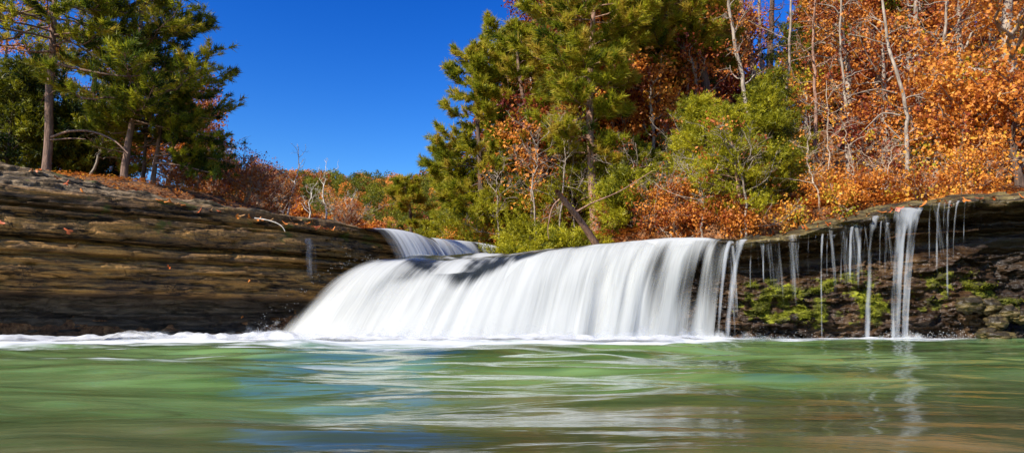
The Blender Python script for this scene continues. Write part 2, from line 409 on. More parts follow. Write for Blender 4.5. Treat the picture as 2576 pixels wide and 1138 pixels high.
def build_cliff():
    nc = 620
    line, t = resample([(a, b, 0) for a, b in CLIFF], nc)
    tan = np.gradient(line[:, :2], axis=0); tan /= np.linalg.norm(tan, axis=1)[:, None]
    nin = np.stack([-tan[:, 1], tan[:, 0]], 1)          # into the rock
    pr = np.array(PROF)
    sp = np.concatenate([[0], np.cumsum(np.hypot(np.diff(pr[:, 0]), np.diff(pr[:, 1])))])
    rows = np.concatenate([np.linspace(0, sp[4], 40), np.linspace(sp[4], sp[29], 260)[1:], np.linspace(sp[29], sp[-1], 90)[1:]])
    b = np.interp(rows, sp, pr[:, 0]); z = np.interp(rows, sp, pr[:, 1]); nr = len(rows)
    B = np.repeat(b[:, None], nc, 1); Z = np.repeat(z[:, None], nc, 1); T = np.repeat(t[None, :], nr, 0)
    # bed thickness wanders along the wall
    Z = Z + 0.045 * fbm(T * 0.22, Z * 0.9, seed=2, oct=3) * sstep(Z, 0.2, 0.9)
    face = sstep(Z, 2.45, 2.2)
    lay = np.floor(Z / 0.055 + 1.2 * vnoise(T * 0.25, Z * 0.6, seed=31))
    step = _hash(lay, np.zeros_like(lay), np.zeros_like(lay), 7) - 0.5
    seg = vnoise(T * 0.7 + lay * 3.7, lay * 1.3, seed=9)
    disp = face * (0.052 * step + 0.045 * np.maximum(seg, -0.2)) + face * 0.14 * fbm(T * 0.35, Z * 0.8, seed=4, oct=3)
    bid = _hash(lay, np.floor(T * 1.25 + 9 * _hash(lay, 0 * lay, 0 * lay, 21) + 0.25 * vnoise(T * 3, Z * 9, seed=22)), 0 * lay, 23) - .5
    disp = disp + face * 0.032 * bid
    # vertical joints
    j1, j2, jid = cells(T * 0.45, lay * 0.35, 0 * T, seed=12)
    disp = disp + face * 0.07 * (1 - sstep(j2 - j1, 0.0, 0.07))
    k1, k2, kid = cells(T * 1.1 + 0.5 * vnoise(T, Z * 4, seed=5), Z * 6.5, 0 * T, seed=13)
    disp = disp + face * (0.05 * (kid - .5) + 0.05 * fbm(T * 2.6, Z * 6, seed=6, oct=5))
    end = sstep(T, t[-1] * 0.62, t[-1] * 0.72)
    B = B + disp * (1 - 0.5 * end)
    topw = 1 - face
    slope_k = sstep(T, t[-1] * 0.66, t[-1] * 0.30)      # the top rises towards the near end only
    Z = np.where(Z > 2.36, 2.34 + (Z - 2.34) * (0.10 + 1.0 * slope_k), Z)
    Z = Z - 0.14 * end * sstep(Z, 1.9, 2.3)
    rough = 0.07 * fbm(T * 1.3, B * 3.5, seed=14, oct=5) + 0.08 * (np.round(4 * fbm(T * 0.5, B * 2.0, seed=15)) / 4) + 0.05 * fbm(T * 5, B * 7, seed=16, oct=4)
    Z = Z + topw * rough
    B = B + topw * (0.30 * fbm(T * 0.9, Z * 2.0, seed=17, oct=4) + .08 * fbm(T * 5, Z * 5, seed=18, oct=3)) * sstep(B, .25, .6)
    XY = line[None, :, :2] + nin[None, :, :] * B[..., None]
    V = np.concatenate([XY, Z[..., None]], -1).reshape(-1, 3)
    global CLIFF_V
    CLIFF_V = V
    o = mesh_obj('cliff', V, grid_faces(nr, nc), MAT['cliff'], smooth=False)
    tag(o, 'dark bedded sandstone cliff wall on the left bank of the pool', kind='structure')
build_cliff()

# right ledge: an overhanging lip, a dark recess, a mossy apron of broken rock
LIP = [P(960, 668, 13.75), P(1120, 668, 13.6), P(1340, 648, 13.3), P(1510, 624, 13.05), P(1645, 610, 12.8), P(1745, 604, 12.45), P(1815, 603, 12.12), P(1890, 604, 11.95), P(1975, 592, 11.85), P(2060, 573, 11.75), P(2170, 547, 11.6), P(2240, 533, 11.5),
       P(2330, 516, 11.4), P(2450, 503, 11.2), P(2575, 494, 11.0), P(2750, 480, 10.7), P(3000, 470, 10.3), P(3400, 460, 9.8)]
LPROF = [(-.30, -.35), (-.24, .0), (-.20, .05), (-.14, .16), (-.06, .27), (.02, .36), (.10, .45), (.20, .54), (.32, .60), (.44, .645), (.56, .69), (.58, .76), (.50, .785), (.36, .80), (.48, .82), (.50, .855),
         (.30, .875), (.18, .90), (.20, .925), (.06, .94), (.02, .96), (.0, .985), (.04, 1.0), (.15, 1.008), (.45, 1.03), (.8, 1.055), (1.3, 1.08), (2.0, 1.10), (3.0, 1.10)]
def moss_amount(x_photo, fr):
    """where moss grows on the apron, in photo columns and height fraction"""
    m = 0
    for cx, cf, rx, rf, a in ((1925, .44, 62, .17, .95), (1950, .26, 40, .07, .6), (2030, .27, 50, .12, .85), (2080, .47, 55, .08, .7), (2180, .26, 50, .15, .75), (2150, .52, 35, .08, .7), (2070, .12, 50, .06, .55), (2350, .46, 40, .06, .5), (2440, .36, 50, .12, .85),
                              (2470, .24, 40, .08, .7), (2330, .30, 60, .12, .5), (2530, .2, 40, .12, .6), (1900, .28, 60, .1, .6)):
        m = m + a * np.exp(-((x_photo - cx) / rx) ** 2 - ((fr - cf) / rf) ** 2)
    return np.clip(1.7 * m * (0.66 + 1.5 * fbm(x_photo * 0.045, fr * 18, seed=57, oct=4)), 0, 1)
def build_ledge():
    nc = 760
    line, t = resample(LIP, nc)
    tan = np.gradient(line[:, :2], axis=0); tan /= np.linalg.norm(tan, axis=1)[:, None]
    nin = np.stack([-tan[:, 1], tan[:, 0]], 1)
    pr = np.array(LPROF)
    sp = np.concatenate([[0], np.cumsum(np.hypot(np.diff(pr[:, 0]), np.diff(pr[:, 1] * 2)))])
    rows = np.concatenate([np.linspace(0, sp[10], 150), np.linspace(sp[10], sp[22], 110)[1:], np.linspace(sp[22], sp[-1], 80)[1:]])
    b = np.interp(rows, sp, pr[:, 0]); fr = np.interp(rows, sp, pr[:, 1]); nr = len(rows)
    B = np.repeat(b[:, None], nc, 1); FR = np.repeat(fr[:, None], nc, 1); T = np.repeat(t[None, :], nr, 0)
    ZL = np.repeat(line[None, :, 2], nr, 0)
    Z = FR * ZL
    lx = line[:, 0] / line[:, 1] * F_PX * 0.985 + CX
    LX = np.repeat(lx[None, :], nr, 0)
    apron = sstep(FR, 0.72, 0.56)
    over = sstep(FR, 0.7, 0.8) * sstep(FR, 1.03, 0.98)
    topm = sstep(FR, 0.99, 1.02)
    right = sstep(LX, 2400, 2540)
    # the far right stays a sheer dark overhang with little apron
    B = B + right * apron * 0.45 * sstep(FR, 0.0, 0.3)
    wa = 0.5 * fbm(T * 2.0, Z * 3.0, seed=39, oct=3)
    d1, d2, cid = cells(T * 4.6 + wa, Z * 15 + 2 * wa, 0 * T, seed=40)
    e1, e2, eid = cells(T * 1.5 + wa, Z * 4.5 + wa, 0 * T, seed=41)
    g1, g2, gid = cells(T * 11 + 2 * wa, Z * 26 + 2 * wa, 0 * T, seed=43)
    block = 0.22 * (eid - 0.5) + 0.15 * (cid - 0.5) + 0.06 * (gid - .5) + 0.04 * fbm(T * 9, Z * 16, seed=45, oct=3)
    B = B + apron * (block + 0.22 * fbm(T * 0.8, Z * 1.6, seed=42, oct=3))
    lay = np.floor(Z / 0.085 + 1.0 * vnoise(T * 0.5, Z, seed=44))
    step = _hash(lay, np.floor(T * 0.6 + lay * 0.37), 0 * lay, 46) - 0.5
    l2 = np.floor(Z / 0.04 + 1.5 * vnoise(T * 0.7, Z, seed=52)); step2 = _hash(l2, np.floor(T * 2.2 + l2 * 0.37 + 0.8 * vnoise(T * 2, l2, seed=53)), 0 * l2, 54) - 0.5
    B = B + over * (0.22 * step + 0.10 * step2 + 0.22 * fbm(T * 1.1, Z * 2.5, seed=47, oct=4) + 0.05 * fbm(T * 6, Z * 9, seed=55, oct=3))
    wet = sstep(LX, 1700, 1900)
    Z = Z + topm * wet * (0.10 * fbm(T * 1.5, B * 3.0, seed=48, oct=5) + 0.06 * np.round(2 * fbm(T * 1.1, B * 2.4, seed=49)))
    Z = Z + over * 0.05 * fbm(T * 2.0, B * 3, seed=50) + sstep(FR, .9, 1.0) * 0.06 * fbm(T * 3.1, 0 * T, seed=56, oct=4)
    moss = moss_amount(LX, FR) * apron
    B = B - 0.06 * moss * (0.5 + 0.5 * fbm(T * 3.5, Z * 5, seed=51, oct=3))
    XY = line[None, :, :2] + nin[None, :, :] * B[..., None]
    V = np.concatenate([XY, Z[..., None]], -1).reshape(-1, 3)
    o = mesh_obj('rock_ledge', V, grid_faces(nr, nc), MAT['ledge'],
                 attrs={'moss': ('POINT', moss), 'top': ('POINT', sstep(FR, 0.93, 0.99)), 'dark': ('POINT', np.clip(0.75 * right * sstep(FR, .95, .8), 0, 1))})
    tag(o, 'wet overhanging rock ledge with mossy broken rock beneath on the right', kind='structure')
    return V.reshape(nr, nc, 3), LX, FR, moss
LEDGE_V, LEDGE_X, LEDGE_F, LEDGE_M = build_ledge()

def ledge_front(x_photo, frac):
    """point of the ledge surface near a photo column and height fraction"""
    k = np.argmin(np.abs(LEDGE_X[0] - x_photo))
    r = np.argmin(np.abs(LEDGE_F[:, k] - frac))
    return LEDGE_V[r, k]

# ------------------------------------------------------------------ pool
def build_pool():
    ys = np.concatenate([np.linspace(-9, 0.3, 24), np.geomspace(0.32, 15.0, 430)])
    cs = np.linspace(-1, 1, 420)
    half = np.maximum(3.0, 2.2 + 0.98 * np.maximum(ys, 0))
    X = half[:, None] * cs[None, :]; Y = np.repeat(ys[:, None], len(cs), 1)
    amp = 0.75 + 0.55 * sstep(Y, 1.0, 5.0)
    wx = X + 0.55 * fbm(X * 0.5, Y * 0.9, seed=58, oct=3); wy = Y + 0.28 * fbm(X * 0.7 + 5, Y * 0.8, seed=59, oct=3)
    Z = amp * (0.034 * fbm(wx * 0.5 + 0.25 * wy, wy * 1.2, oct=2, seed=60) + 0.030 * fbm(wx * 1.1 + .3 * wy, wy * 3.0, oct=2, seed=61) + 0.009 * fbm(wx * 2.4 + .3 * wy, wy * 7.5, oct=2, seed=67))
    Z = Z + 0.05 * sstep(Y, 6.5, 10.5) * np.maximum(fbm(X * 0.9, Y * 1.4, oct=3, seed=62), -0.2) * sstep(X, 3.5, 1.5)
    # foam spreads from the foot of the falls
    k = X / np.maximum(Y, 0.5) * F_PX * 0.985 + CX
    yl = np.interp(k, [-200, 0, 150, 300, 600, 900, 1200, 1500, 1700, 1800, 1900, 2100, 2260, 2450, 2700], [882, 880, 875, 869, 869, 876, 878, 873, 866, 859, 856, 855.2, 858, 855, 852])
    yf = CAM_H * F_PX / (yl - HZ)
    foam = 0.95 * sstep(Y - yf, -2.2, 2.0) + 0.36 * fbm(X * 1.1, Y * 0.9, oct=4, seed=63)
    patch = np.maximum(fbm(X * 1.2, Y * 2.6, oct=4, seed=64) - 0.10, 0) * sstep(Y, 1.8, 4.5) * sstep(Y, 9, 6.0) * (.35 + .65 * sstep(X, 1.0, -1.2)) * 1.2
    foam = np.clip(foam * 0.95 + patch, 0, 1)
    bed = sstep(Y + 1.1 * fbm(X * 0.8, Y * 1.2, seed=65, oct=3) - 0.35 * np.maximum(X, -1.0), 3.0, 0.9) * 0.85
    V = np.stack([X, Y, Z], -1).reshape(-1, 3)
    o = mesh_obj('water', V, grid_faces(len(ys), len(cs)), MAT['pool'], attrs={'foam': ('POINT', foam), 'bed': ('POINT', bed)})
    tag(o, kind='structure')
build_pool()

# ------------------------------------------------------------------ main waterfall
XB = [672, 765, 860, 1000, 1190, 1420, 1560, 1700, 1745, 1790]
YB = [11.75, 11.6, 11.45, 11.3, 11.3, 11.4, 11.5, 11.7, 11.75, 11.8]
XC = [965, 1015, 1080, 1200, 1340, 1510, 1645, 1765, 1800, 1850]
YC = [653, 653, 654, 652, 634, 613, 600, 597, 600, 603]
DC = [13.4, 13.35, 13.3, 13.2, 12.95, 12.7, 12.5, 12.25, 12.15, 12.0]
def build_main_fall(name, mat, off, seed, cover_base, amp, parent=None):
    nu, nt, nup = 700, 90, 46
    Bp = np.array([np.append(P(x, HZ, y)[:2], 0) for x, y in zip(XB, YB)])
    Cp = np.array([P(x, y, d) for x, y, d in zip(XC, YC, DC)])
    both = np.concatenate([Bp, Cp], 1)
    c = curve(both, 60 * len(XB))
    s = np.concatenate([[0], np.cumsum(np.linalg.norm(np.diff(0.5 * (c[:, :3] + c[:, 3:]), axis=0), axis=1))])
    us = np.linspace(0, s[-1], nu)
    c = np.stack([np.interp(us, s, c[:, k]) for k in range(6)], 1)
    u01 = np.linspace(0, 1, nu)
    B, C = c[:, :3], c[:, 3:]
    t = np.linspace(0, 1, nt)
    pw = 2.25 - 0.30 * sstep(u01, 0.3, 0.8)                                     # the left end hugs a rounded rock, the right end drops freely
    rows = []
    up = np.linspace(1, 0, nup)[:-1]
    U = us[None, :]
    for a in up:                                               # upstream part, over the shelf
        d = a * a * 5.2 + a * 0.8
        x = C[:, 0] + d * (0.32 + 0.18 * u01) * (1 - 0.25 * a); y = C[:, 1] + d * 0.95
        z = C[:, 2] + (1.74 - C[:, 2]) * sstep(d, 0.0, 1.7) - 0.02 * sstep(d, 0.5, 0.0)
        z = z + sstep(d, 0.05, 0.6) * (0.06 * fbm(x * 1.3, y * 1.3, seed=seed + 5, oct=3) + 0.07 * np.exp(-((d - 0.9) / 0.4) ** 2) * np.maximum(vnoise(x * 0.8, y * 0.6, seed=seed + 6), 0))
        rows.append((x, y, z, np.full(nu, -d)))
    for a in t:
        x = C[:, 0] + (B[:, 0] - C[:, 0]) * a; y = C[:, 1] + (B[:, 1] - C[:, 1]) * a
        z = C[:, 2] - (C[:, 2] + 0.12) * a ** pw
        rows.append((x, y, z, a * 2.3 + 0 * x))
    X, Y, Z, D = [np.array([r[k] for r in rows]) for k in range(4)]
    Uf = np.repeat(U, len(rows), 0)
    fall = np.clip(D, 0, None)
    ridge = 1.5 * vnoise(Uf * 0.8 + 0.2 * D, D * 0.35, seed=seed + 20) + fbm(Uf * 1.5 + 0.12 * D, D * 0.25, seed=seed, oct=3) + 0.28 * fbm(Uf * 6.5 + 0.1 * D, D * 0.3, seed=seed + 1, oct=2)
    push = amp * ridge * sstep(fall, 0.0, 0.6) + off * sstep(fall, 0.1, 0.7)
    nx, ny = -0.35, -0.94
    X = X + nx * push; Y = Y + ny * push; Z = Z + 0.15 * push + 0.012 * ridge * sstep(D, -1.0, 0.1)
    UU = np.repeat(u01[None, :], len(rows), 0)
    # coverage: thick in the middle, ragged threads at the right, spray at the left edge
    side = np.interp(UU, [0, .02, .06, .12, .72, .80, .87, .93, .97, 1.0], [-.10, .32, .80, 1.2, 1.10, 1.0, .88, .66, .46, .12])
    cov = cover_base + side
    slits = np.interp(UU, [.0, .47, .50, .53, .69, .72, .745, .775, .80, .82, .86], [0, 0, .30, 0, 0, .34, 0, .30, .05, .30, .1])
    slits = slits * sstep(fall, 0.4, 1.5)
    wob = 0.48 * fbm(Uf * 1.1 + .2 * D, D * 0.5, seed=seed + 3, oct=3) * sstep(fall, 0.5, 1.6)
    cov = cov - slits + wob + 0.75 * fbm(Uf * 5.5 + .15 * D, D * .35, seed=seed + 12, oct=2) * sstep(UU, .6, .9) * sstep(fall, 0.1, 0.8)
    cov = cov + 0.35 * sstep(fall, 1.5, 2.3)
    if parent is None:
        cov = np.where(D < 0.0, np.maximum(cov + 1.2, 1.6) * sstep(UU, 0.0, 0.01), cov + 1.3 * sstep(fall, 0.5, 0.0) * sstep(UU, 0.99, 0.9))
    else:
        cov = np.where(D < 0.15, -1.5, cov)
    start = np.interp(UU, [0, .05, .12, .20, .27, .34, .40, .45, .50, .56, .65, .8, .9, 1], [-.5, .05, .45, .75, .95, 1.15, 1.25, 1.0, .55, .15, -.1, -.2, -.15, .0])
    start = start + 0.45 * fbm(Uf * 0.8, D * 0.7, seed=seed + 9, oct=3)
    wh = 0.10 + 0.95 * sstep(D, start, start + 0.75) - 0.30 * np.maximum(fbm(Uf * 1.6 + .15 * D, D * .3, seed=seed + 14, oct=3), 0) * sstep(UU, .12, .5)
    fo = fbm(X * 1.3 + 0.6 * Y, Y * 1.1 - 0.4 * X, seed=seed + 8, oct=4)
    wh = wh + np.where(D < 1.2, 0.75 * np.maximum(fo + 0.03, 0) * 2.0 * sstep(UU, 0.75, 0.35) * sstep(D, -2.4, -0.9), 0)
    V = np.stack([X, Y, Z], -1).reshape(-1, 3)
    uv = np.stack([Uf + 0.16 * fbm(Uf * 0.9, D * 0.55, seed=seed + 11, oct=3), D], -1).reshape(-1, 2)
    return mesh_obj(name, V, grid_faces(len(rows), nu), mat, parent, {'cover': ('POINT', cov), 'white': ('POINT', wh)}, uv)
main_fall = build_main_fall('waterfall', MAT['fall'], 0.0, 70, 0.0, 0.055)
tag(main_fall, 'broad white main waterfall pouring over the low rock ledge into the green pool', 'waterfall')
build_main_fall('water_veil', MAT['fall'], 0.07, 170, -0.45, 0.04, main_fall)

# upper falls: a second step behind, receding to the right
def sheet(name, lip, drop, push, mat, cover, white, label, group=None, nu=160, nt=50, back=0.9, seed=1, amp=0.02, cat='waterfall', uscale=1.0, power=1.9, taper=0.0):
    """a sheet of water leaving a lip line; lip: (x,y,z) points, drop: foot height, push: throw (dx,dy)"""
    line, us = resample(lip, nu)
    rows = []
    for a in np.linspace(1, 0, 12)[:-1]:
        rows.append((line[:, 0] - push[0] * a * back / 0.5, line[:, 1] - push[1] * a * back / 0.5, line[:, 2] + 0.06 * a, np.full(nu, -a * back)))
    for a in np.linspace(0, 1, nt):
        h = line[:, 2] - drop
        rows.append((line[:, 0] + push[0] * a - taper * a * (line[:, 0] - line[:, 0].mean()), line[:, 1] + push[1] * a, line[:, 2] - h * a ** power, a * h))
    X, Y, Z, D = [np.array([r[k] for r in rows]) for k in range(4)]
    U = np.repeat(us[None, :], len(rows), 0) * uscale
    w = amp * fbm(U * 5, D * 0.4, seed=seed, oct=3) * sstep(D, 0, 0.5)
    n = np.array(push) / (np.hypot(*push) + 1e-6)
    X = X + n[0] * w; Y = Y + n[1] * w
    u01 = np.repeat(np.linspace(0, 1, nu)[None, :], len(rows), 0)
    V = np.stack([X, Y, Z], -1).reshape(-1, 3)
    cv = cover(u01, D)
    if mat is MAT['thin_fall']:
        cv = cv + 0.45 * fbm(U * 9 + seed * 5.3, D * 2.3, seed=seed, oct=3) - 0.8 * sstep(D, 0.07, -0.01) - (0.9 * sstep(D / (D.max() + 1e-6), .72, 1.0) if drop > .15 else 0)
    o = mesh_obj(name, V, grid_faces(len(rows), nu), mat, None, {'cover': ('POINT', cv), 'white': ('POINT', white(u01, D))}, np.stack([U + seed * 3.1, D], -1).reshape(-1, 2))
    tag(o, label, cat, group)
    return o
sheet('waterfall', [P(931, 573, 14.2), P(985, 575, 14.7), P(1035, 585, 15.3), P(1072, 598, 15.9)], 1.55, (0.62, -0.42), MAT['bright_fall'],
      lambda u, d: 0.50 + 0.5 * sstep(u, 0.0, 0.4) - 0.5 * np.exp(-((u - .62) / .06) ** 2) - 0.35 * np.exp(-((u - .80) / .05) ** 2) + 1.2 * sstep(d, 0.2, -0.05) - 0.35 * sstep(u, .28, .0),
      lambda u, d: 0.25 + 0.8 * sstep(d, -0.02, 0.25) * (1 - 0.6 * sstep(u, .60, .75) * sstep(d, 1.0, .2)), 'small upper cascade nearest the left cliff, streaked with dark gaps', 'upper cascades behind the main waterfall', seed=3)
sheet('waterfall', [P(1078, 597, 16.0), P(1120, 601, 16.6), P(1180, 607, 17.5), P(1232, 615, 18.3), P(1266, 627, 19.0)], 1.6, (0.50, -0.34), MAT['bright_fall'],
      lambda u, d: 0.95 - 0.55 * np.exp(-((u - .52) / .05) ** 2) - 0.3 * np.exp(-((u - .75) / .03) ** 2) + 1.1 * sstep(d, 0.15, -0.05),
      lambda u, d: 0.3 + 0.8 * sstep(d, -0.05, 0.15), 'low farther upper cascade of white threads receding behind the main crest', 'upper cascades behind the main waterfall', seed=4)
# bluish veil on the cliff corner
o_ = P(772, 583, 13.0)
sheet('trickle', [P(752, 600, 12.78), P(775, 598, 12.95), P(800, 600, 13.2)], 0.8, (0.10, -0.10), MAT['thin_fall'],
      lambda u, d: -0.15 + 0.45 * np.exp(-((u - .45) / .25) ** 2) - 0.2 * sstep(d, .8, 1.2), lambda u, d: 0.75 + 0 * d, 'faint bluish veil trickling down the left cliff corner', back=0.05, seed=5, cat='trickle')

# threads over the right ledge: (photo x top, y top, x foot, y foot, width px, strength, label)
TR = [
    (2290, 522, 2262, 852, 72, 1.0, 'broad bright white ribbon, the strongest fall over the mossy ledge'),
    (1838, 606, 1806, 852, 26, .62, 'long thread falling just beside the main waterfall edge'),
    (1872, 602, 1828, 852, 40, .68, 'forked thread beside the bare dark rock right of the main waterfall'),
    (1855, 606, 1846, 800, 16, 0.35, 'wispy strand between the two long threads near the main fall'),
    (1940, 604, 1938, 680, 10, 0.3, 'tiny drip just right of the short drip above the moss'),
    (1975, 598, 1973, 690, 10, 0.28, 'hair thin drip left of the slim slanted one'),
    (2035, 588, 2033, 680, 10, 0.26, 'hair thin drip right of the slim slanted one'),
    (2052, 590, 2050, 670, 10, 0.25, 'hair thin drip left of the thread between the moss patches'),
    (2083, 588, 2080, 690, 10, 0.3, 'fine drip beside the thread between the moss patches'),
    (2133, 580, 2130, 680, 10, 0.28, 'fine drip left of the double drip'),
    (2185, 556, 2168, 720, 14, 0.32, 'fine side strand of the tall slender thread'),
    (2218, 556, 2214, 720, 14, 0.3, 'fine strand between the slender thread and the bright ribbon'),
    (2378, 508, 2376, 640, 10, 0.28, 'hair thin drip before the pair of long threads'),
    (2430, 506, 2426, 640, 10, 0.26, 'hair thin drip after the pair of long threads'),
    (1892, 606, 1886, 760, 14, .25, 'faint short drip by the forked thread'),
    (1921, 606, 1920, 700, 12, .40, 'short drip above the leftmost bright moss patch'),
    (2012, 590, 2005, 690, 12, .50, 'slim slanted drip above the bare stacked slabs'),
    (2070, 588, 2067, 850, 14, .42, 'single thin thread dropping between the two large moss patches'),
    (2100, 590, 2095, 690, 30, .16, 'faint cluster of drips between two thin threads'),
    (2122, 592, 2114, 690, 12, .35, 'short slanted drip at the end of the faint drip cluster'),
    (2144, 570, 2138, 700, 18, .42, 'double drip left of the tall slender thread'),
    (2168, 566, 2158, 800, 26, .38, 'forked pale drip next to the tall slender thread'),
    (2205, 543, 2180, 850, 44, .66, 'tall slender white thread left of the bright ribbon'),
    (2232, 560, 2228, 690, 30, .15, 'pale mist of drips touching the left edge of the bright ribbon'),
    (2343, 512, 2339, 660, 14, .36, 'first short drip right of the bright ribbon'),
    (2364, 510, 2357, 670, 16, .40, 'second short drip right of the bright ribbon'),
    (2391, 505, 2386, 830, 18, .62, 'straighter of the pair of long threads on the right ledge'),
    (2412, 505, 2396, 700, 14, .55, 'slanting one of the pair of long threads on the right ledge'),
    (2458, 500, 2440, 720, 12, .22, 'faint beaded drip under the dark right overhang'),
    (2472, 510, 2470, 650, 10, .15, 'outermost faint drip on the right overhang'),
]
for i, (xt, yt, xf, yf, w, st, lab) in enumerate(TR):
    if w < 60: w *= .8
    if yf < 800: yf = max(yf, 722) + 28
    k = ledge_front(xt, 1.0)
    Yt = k[1] - 0.05
    top = [P(xt - w / 2, yt, Yt), P(xt, yt - 1, Yt), P(xt + w / 2, yt, Yt)]
    foot = P(xf, yf, Yt - 0.35 * min(1, (yf - yt) / 250))
    push = ((foot - top[1])[0], (foot - top[1])[1])
    kk = 0.42 if w > 60 else 0.28
    sheet('trickle', top, max(foot[2], -0.05), push, MAT['thin_fall'],
          (lambda st, w: lambda u, d: st * 0.9 + 0.12 - 0.10 * (w > 60) - (2.6 if w < 60 else 1.5) * np.abs(u - .5) ** 2 * 2 + (0.5 if w > 60 else .1) * sstep(d, 0.3, -0.02) - (0.75 * np.exp(-((u - .60) / .07) ** 2) * sstep(d, .5, 1.1) if w > 60 else 0.18 * sstep(d, .4, 1.6)))(st, w),
          (lambda w: lambda u, d: np.clip((0.45 if w > 60 else 0.8) + 0.5 * sstep(d, 0.0, 0.25), 0, 1.1))(w), lab, 'threads of water over the right ledge', nu=24 if w < 60 else 90, nt=60, back=0.25 if w > 60 else 0.03, seed=10 + i, amp=0.03 if w > 60 else .012, cat='trickle', power=1.7, taper=.42 if w > 60 else .3)

MAT['hair_fall'] = fall_mat('hair_thin_drips', 2.2, (0.70, 0.73, 0.76), 2.4, 2.2, 0.42)
for i, (x0, y0, x1, y1, yf, st, lab) in enumerate([(1893, 606, 1965, 594, 840, -.05, 'faint veil of hair thin drips over the brightest moss patch'), (1970, 594, 2062, 576, 790, -.12, 'faint veil of hair thin drips over the bare stacked slabs'),
        (2074, 572, 2160, 552, 820, .0, 'veil of fine drips over the second big moss patch'), (2160, 552, 2246, 534, 760, -.08, 'soft veil of fine drips touching the left side of the bright ribbon'),
        (2335, 516, 2420, 506, 740, -.05, 'thin veil of drips between the bright ribbon and the pair of long threads'), (2425, 505, 2500, 500, 700, -.25, 'barely seen veil of drips under the dark right overhang'),
        (1775, 602, 1850, 606, 850, .12, 'ragged veil of drips at the right end of the main waterfall')]):
    k0, k1 = ledge_front(x0, 1.0)[1] - .05, ledge_front(x1, 1.0)[1] - .05
    top = [P(x0, y0, k0), P((x0 + x1) / 2, (y0 + y1) / 2, (k0 + k1) / 2), P(x1, y1, k1)]
    ft = P((x0 + x1) / 2 - 6, yf, (k0 + k1) / 2 - .2)
    o = sheet('water_veil', top, max(ft[2], -.05), (-.05, -.22), MAT['hair_fall'],
          (lambda st: lambda u, d: .17 + st - .6 * sstep(np.abs(u - .5), .38, .5) - .5 * sstep(d, .06, -.02) - .5 * sstep(d / (d.max() + 1e-6), .6, 1.0))(st),
          lambda u, d: 1.0 + 0 * d, lab, 'veils of fine drips over the right ledge', nu=80, nt=50, back=.03, seed=60 + i, amp=.02, cat='water veil')

# ------------------------------------------------------------------ foam along the foot of everything
def build_foam():
    xs = np.linspace(-420, 2480, 900)
    ydep = np.interp(xs, [-420, 0, 300, 600, 690, 860, 1190, 1560, 1750, 1820, 2000, 2260, 2480], [7.5, 9.3, 10.3, 10.9, 10.9, 10.5, 10.4, 10.6, 10.9, 11.2, 11.2, 11.0, 10.8])
    hgt = np.interp(xs, [-420, 0, 150, 300, 450, 600, 690, 800, 1200, 1500, 1700, 1780, 1850, 2000, 2100, 2200, 2262, 2330, 2400, 2480], [.16, .16, .14, .26, .40, .34, .30, .17, .15, .15, .16, .10, .05, .02, .035, .06, .10, .05, .045, .0])
    rows = np.linspace(0, 1, 46)
    q = np.repeat(rows[:, None], len(xs), 1)
    X0 = (xs - CX) / F_PX * ydep
    depth = np.interp(xs, [-420, 1700, 1900, 2480], [1.9, 1.8, .5, .5])
    Y = ydep[None, :] + (q - 0.35) * depth[None, :]
    X = np.repeat(X0[None, :], len(rows), 0) * (Y / ydep[None, :]) ** 0.3
    env = np.sin(np.pi * np.clip(q, 0, 1)) ** 0.8
    n = 0.5 + 0.9 * fbm(X * 1.6, Y * 1.5, oct=4, seed=80) + 0.35 * fbm(X * 5, Y * 4, oct=3, seed=81)
    Z = 0.012 + 0.62 * hgt[None, :] * env * np.clip(n, 0.05, 1.7)
    cov = 0.9 * env * np.clip(hgt / 0.08, 0, 1)[None, :] ** .5 + 0.10 - 1.15 * sstep(Z, 0.04, 0.24)
    cov = np.where(q < 0.02, -1, cov); cov = np.where(q > 0.98, -1, cov)
    V = np.stack([X, Y, Z], -1).reshape(-1, 3)
    o = mesh_obj('foam', V, grid_faces(len(rows), len(xs)), MAT['foam'], None, {'cover': ('POINT', cov)})
    tag(o, 'churning white foam along the foot of the falls', kind='stuff')
build_foam()

def build_mist():
    rng = np.random.default_rng(8)
    Vs, Fs, Cs, off = [], [], [], 0
    for layer in range(7):
        xs = np.linspace(60, 2480, 420); rows = np.linspace(0, 1, 14)
        yd = np.interp(xs, [60, 300, 600, 690, 860, 1190, 1560, 1750, 1820, 2000, 2260, 2480], [9.6, 10.6, 11.2, 11.4, 11.25, 11.15, 11.25, 11.5, 11.4, 11.3, 11.1, 10.9]) - .12 * layer + .15 * fbm(xs * .01, 0 * xs, seed=layer)
        hh = np.interp(xs, [60, 250, 400, 520, 690, 900, 1300, 1560, 1750, 1830, 2000, 2180, 2262, 2330, 2400, 2480], [.05, .10, .22, .18, .30, .34, .34, .34, .34, .20, .08, .14, .26, .12, .14, .04])
        hh = hh * 1.3 * (0.55 + 0.9 * np.maximum(fbm(xs * .022, 0 * xs + layer * 3.1, seed=20 + layer, oct=4) + .35, 0))
        q = np.repeat(rows[:, None], len(xs), 1)
        X = ((xs - CX) / F_PX * yd)[None, :] + .05 * fbm(q * 3, xs[None, :] * .03, seed=layer) ; Y = yd[None, :] - .10 * q + 0 * q
        Z = -.02 + hh[None, :] * q
        V = np.stack([X + 0 * q, Y, Z], -1).reshape(-1, 3)
        c = (0.46 * (1 - q) ** 1.2 - .04 + .25 * fbm(xs[None, :] * .05 + q, q * 3 + layer, seed=30 + layer, oct=3) * (1 - q)).ravel()
        Vs.append(V); Fs.append(grid_faces(len(rows), len(xs)) + off); Cs.append(c); off += len(V)
    tag(mesh_obj('mist', np.concatenate(Vs), np.concatenate(Fs), MAT['foam'], None, {'cover': ('POINT', np.concatenate(Cs))}), 'soft white mist and splash rising where the falls strike the pool', kind='stuff')
build_mist()

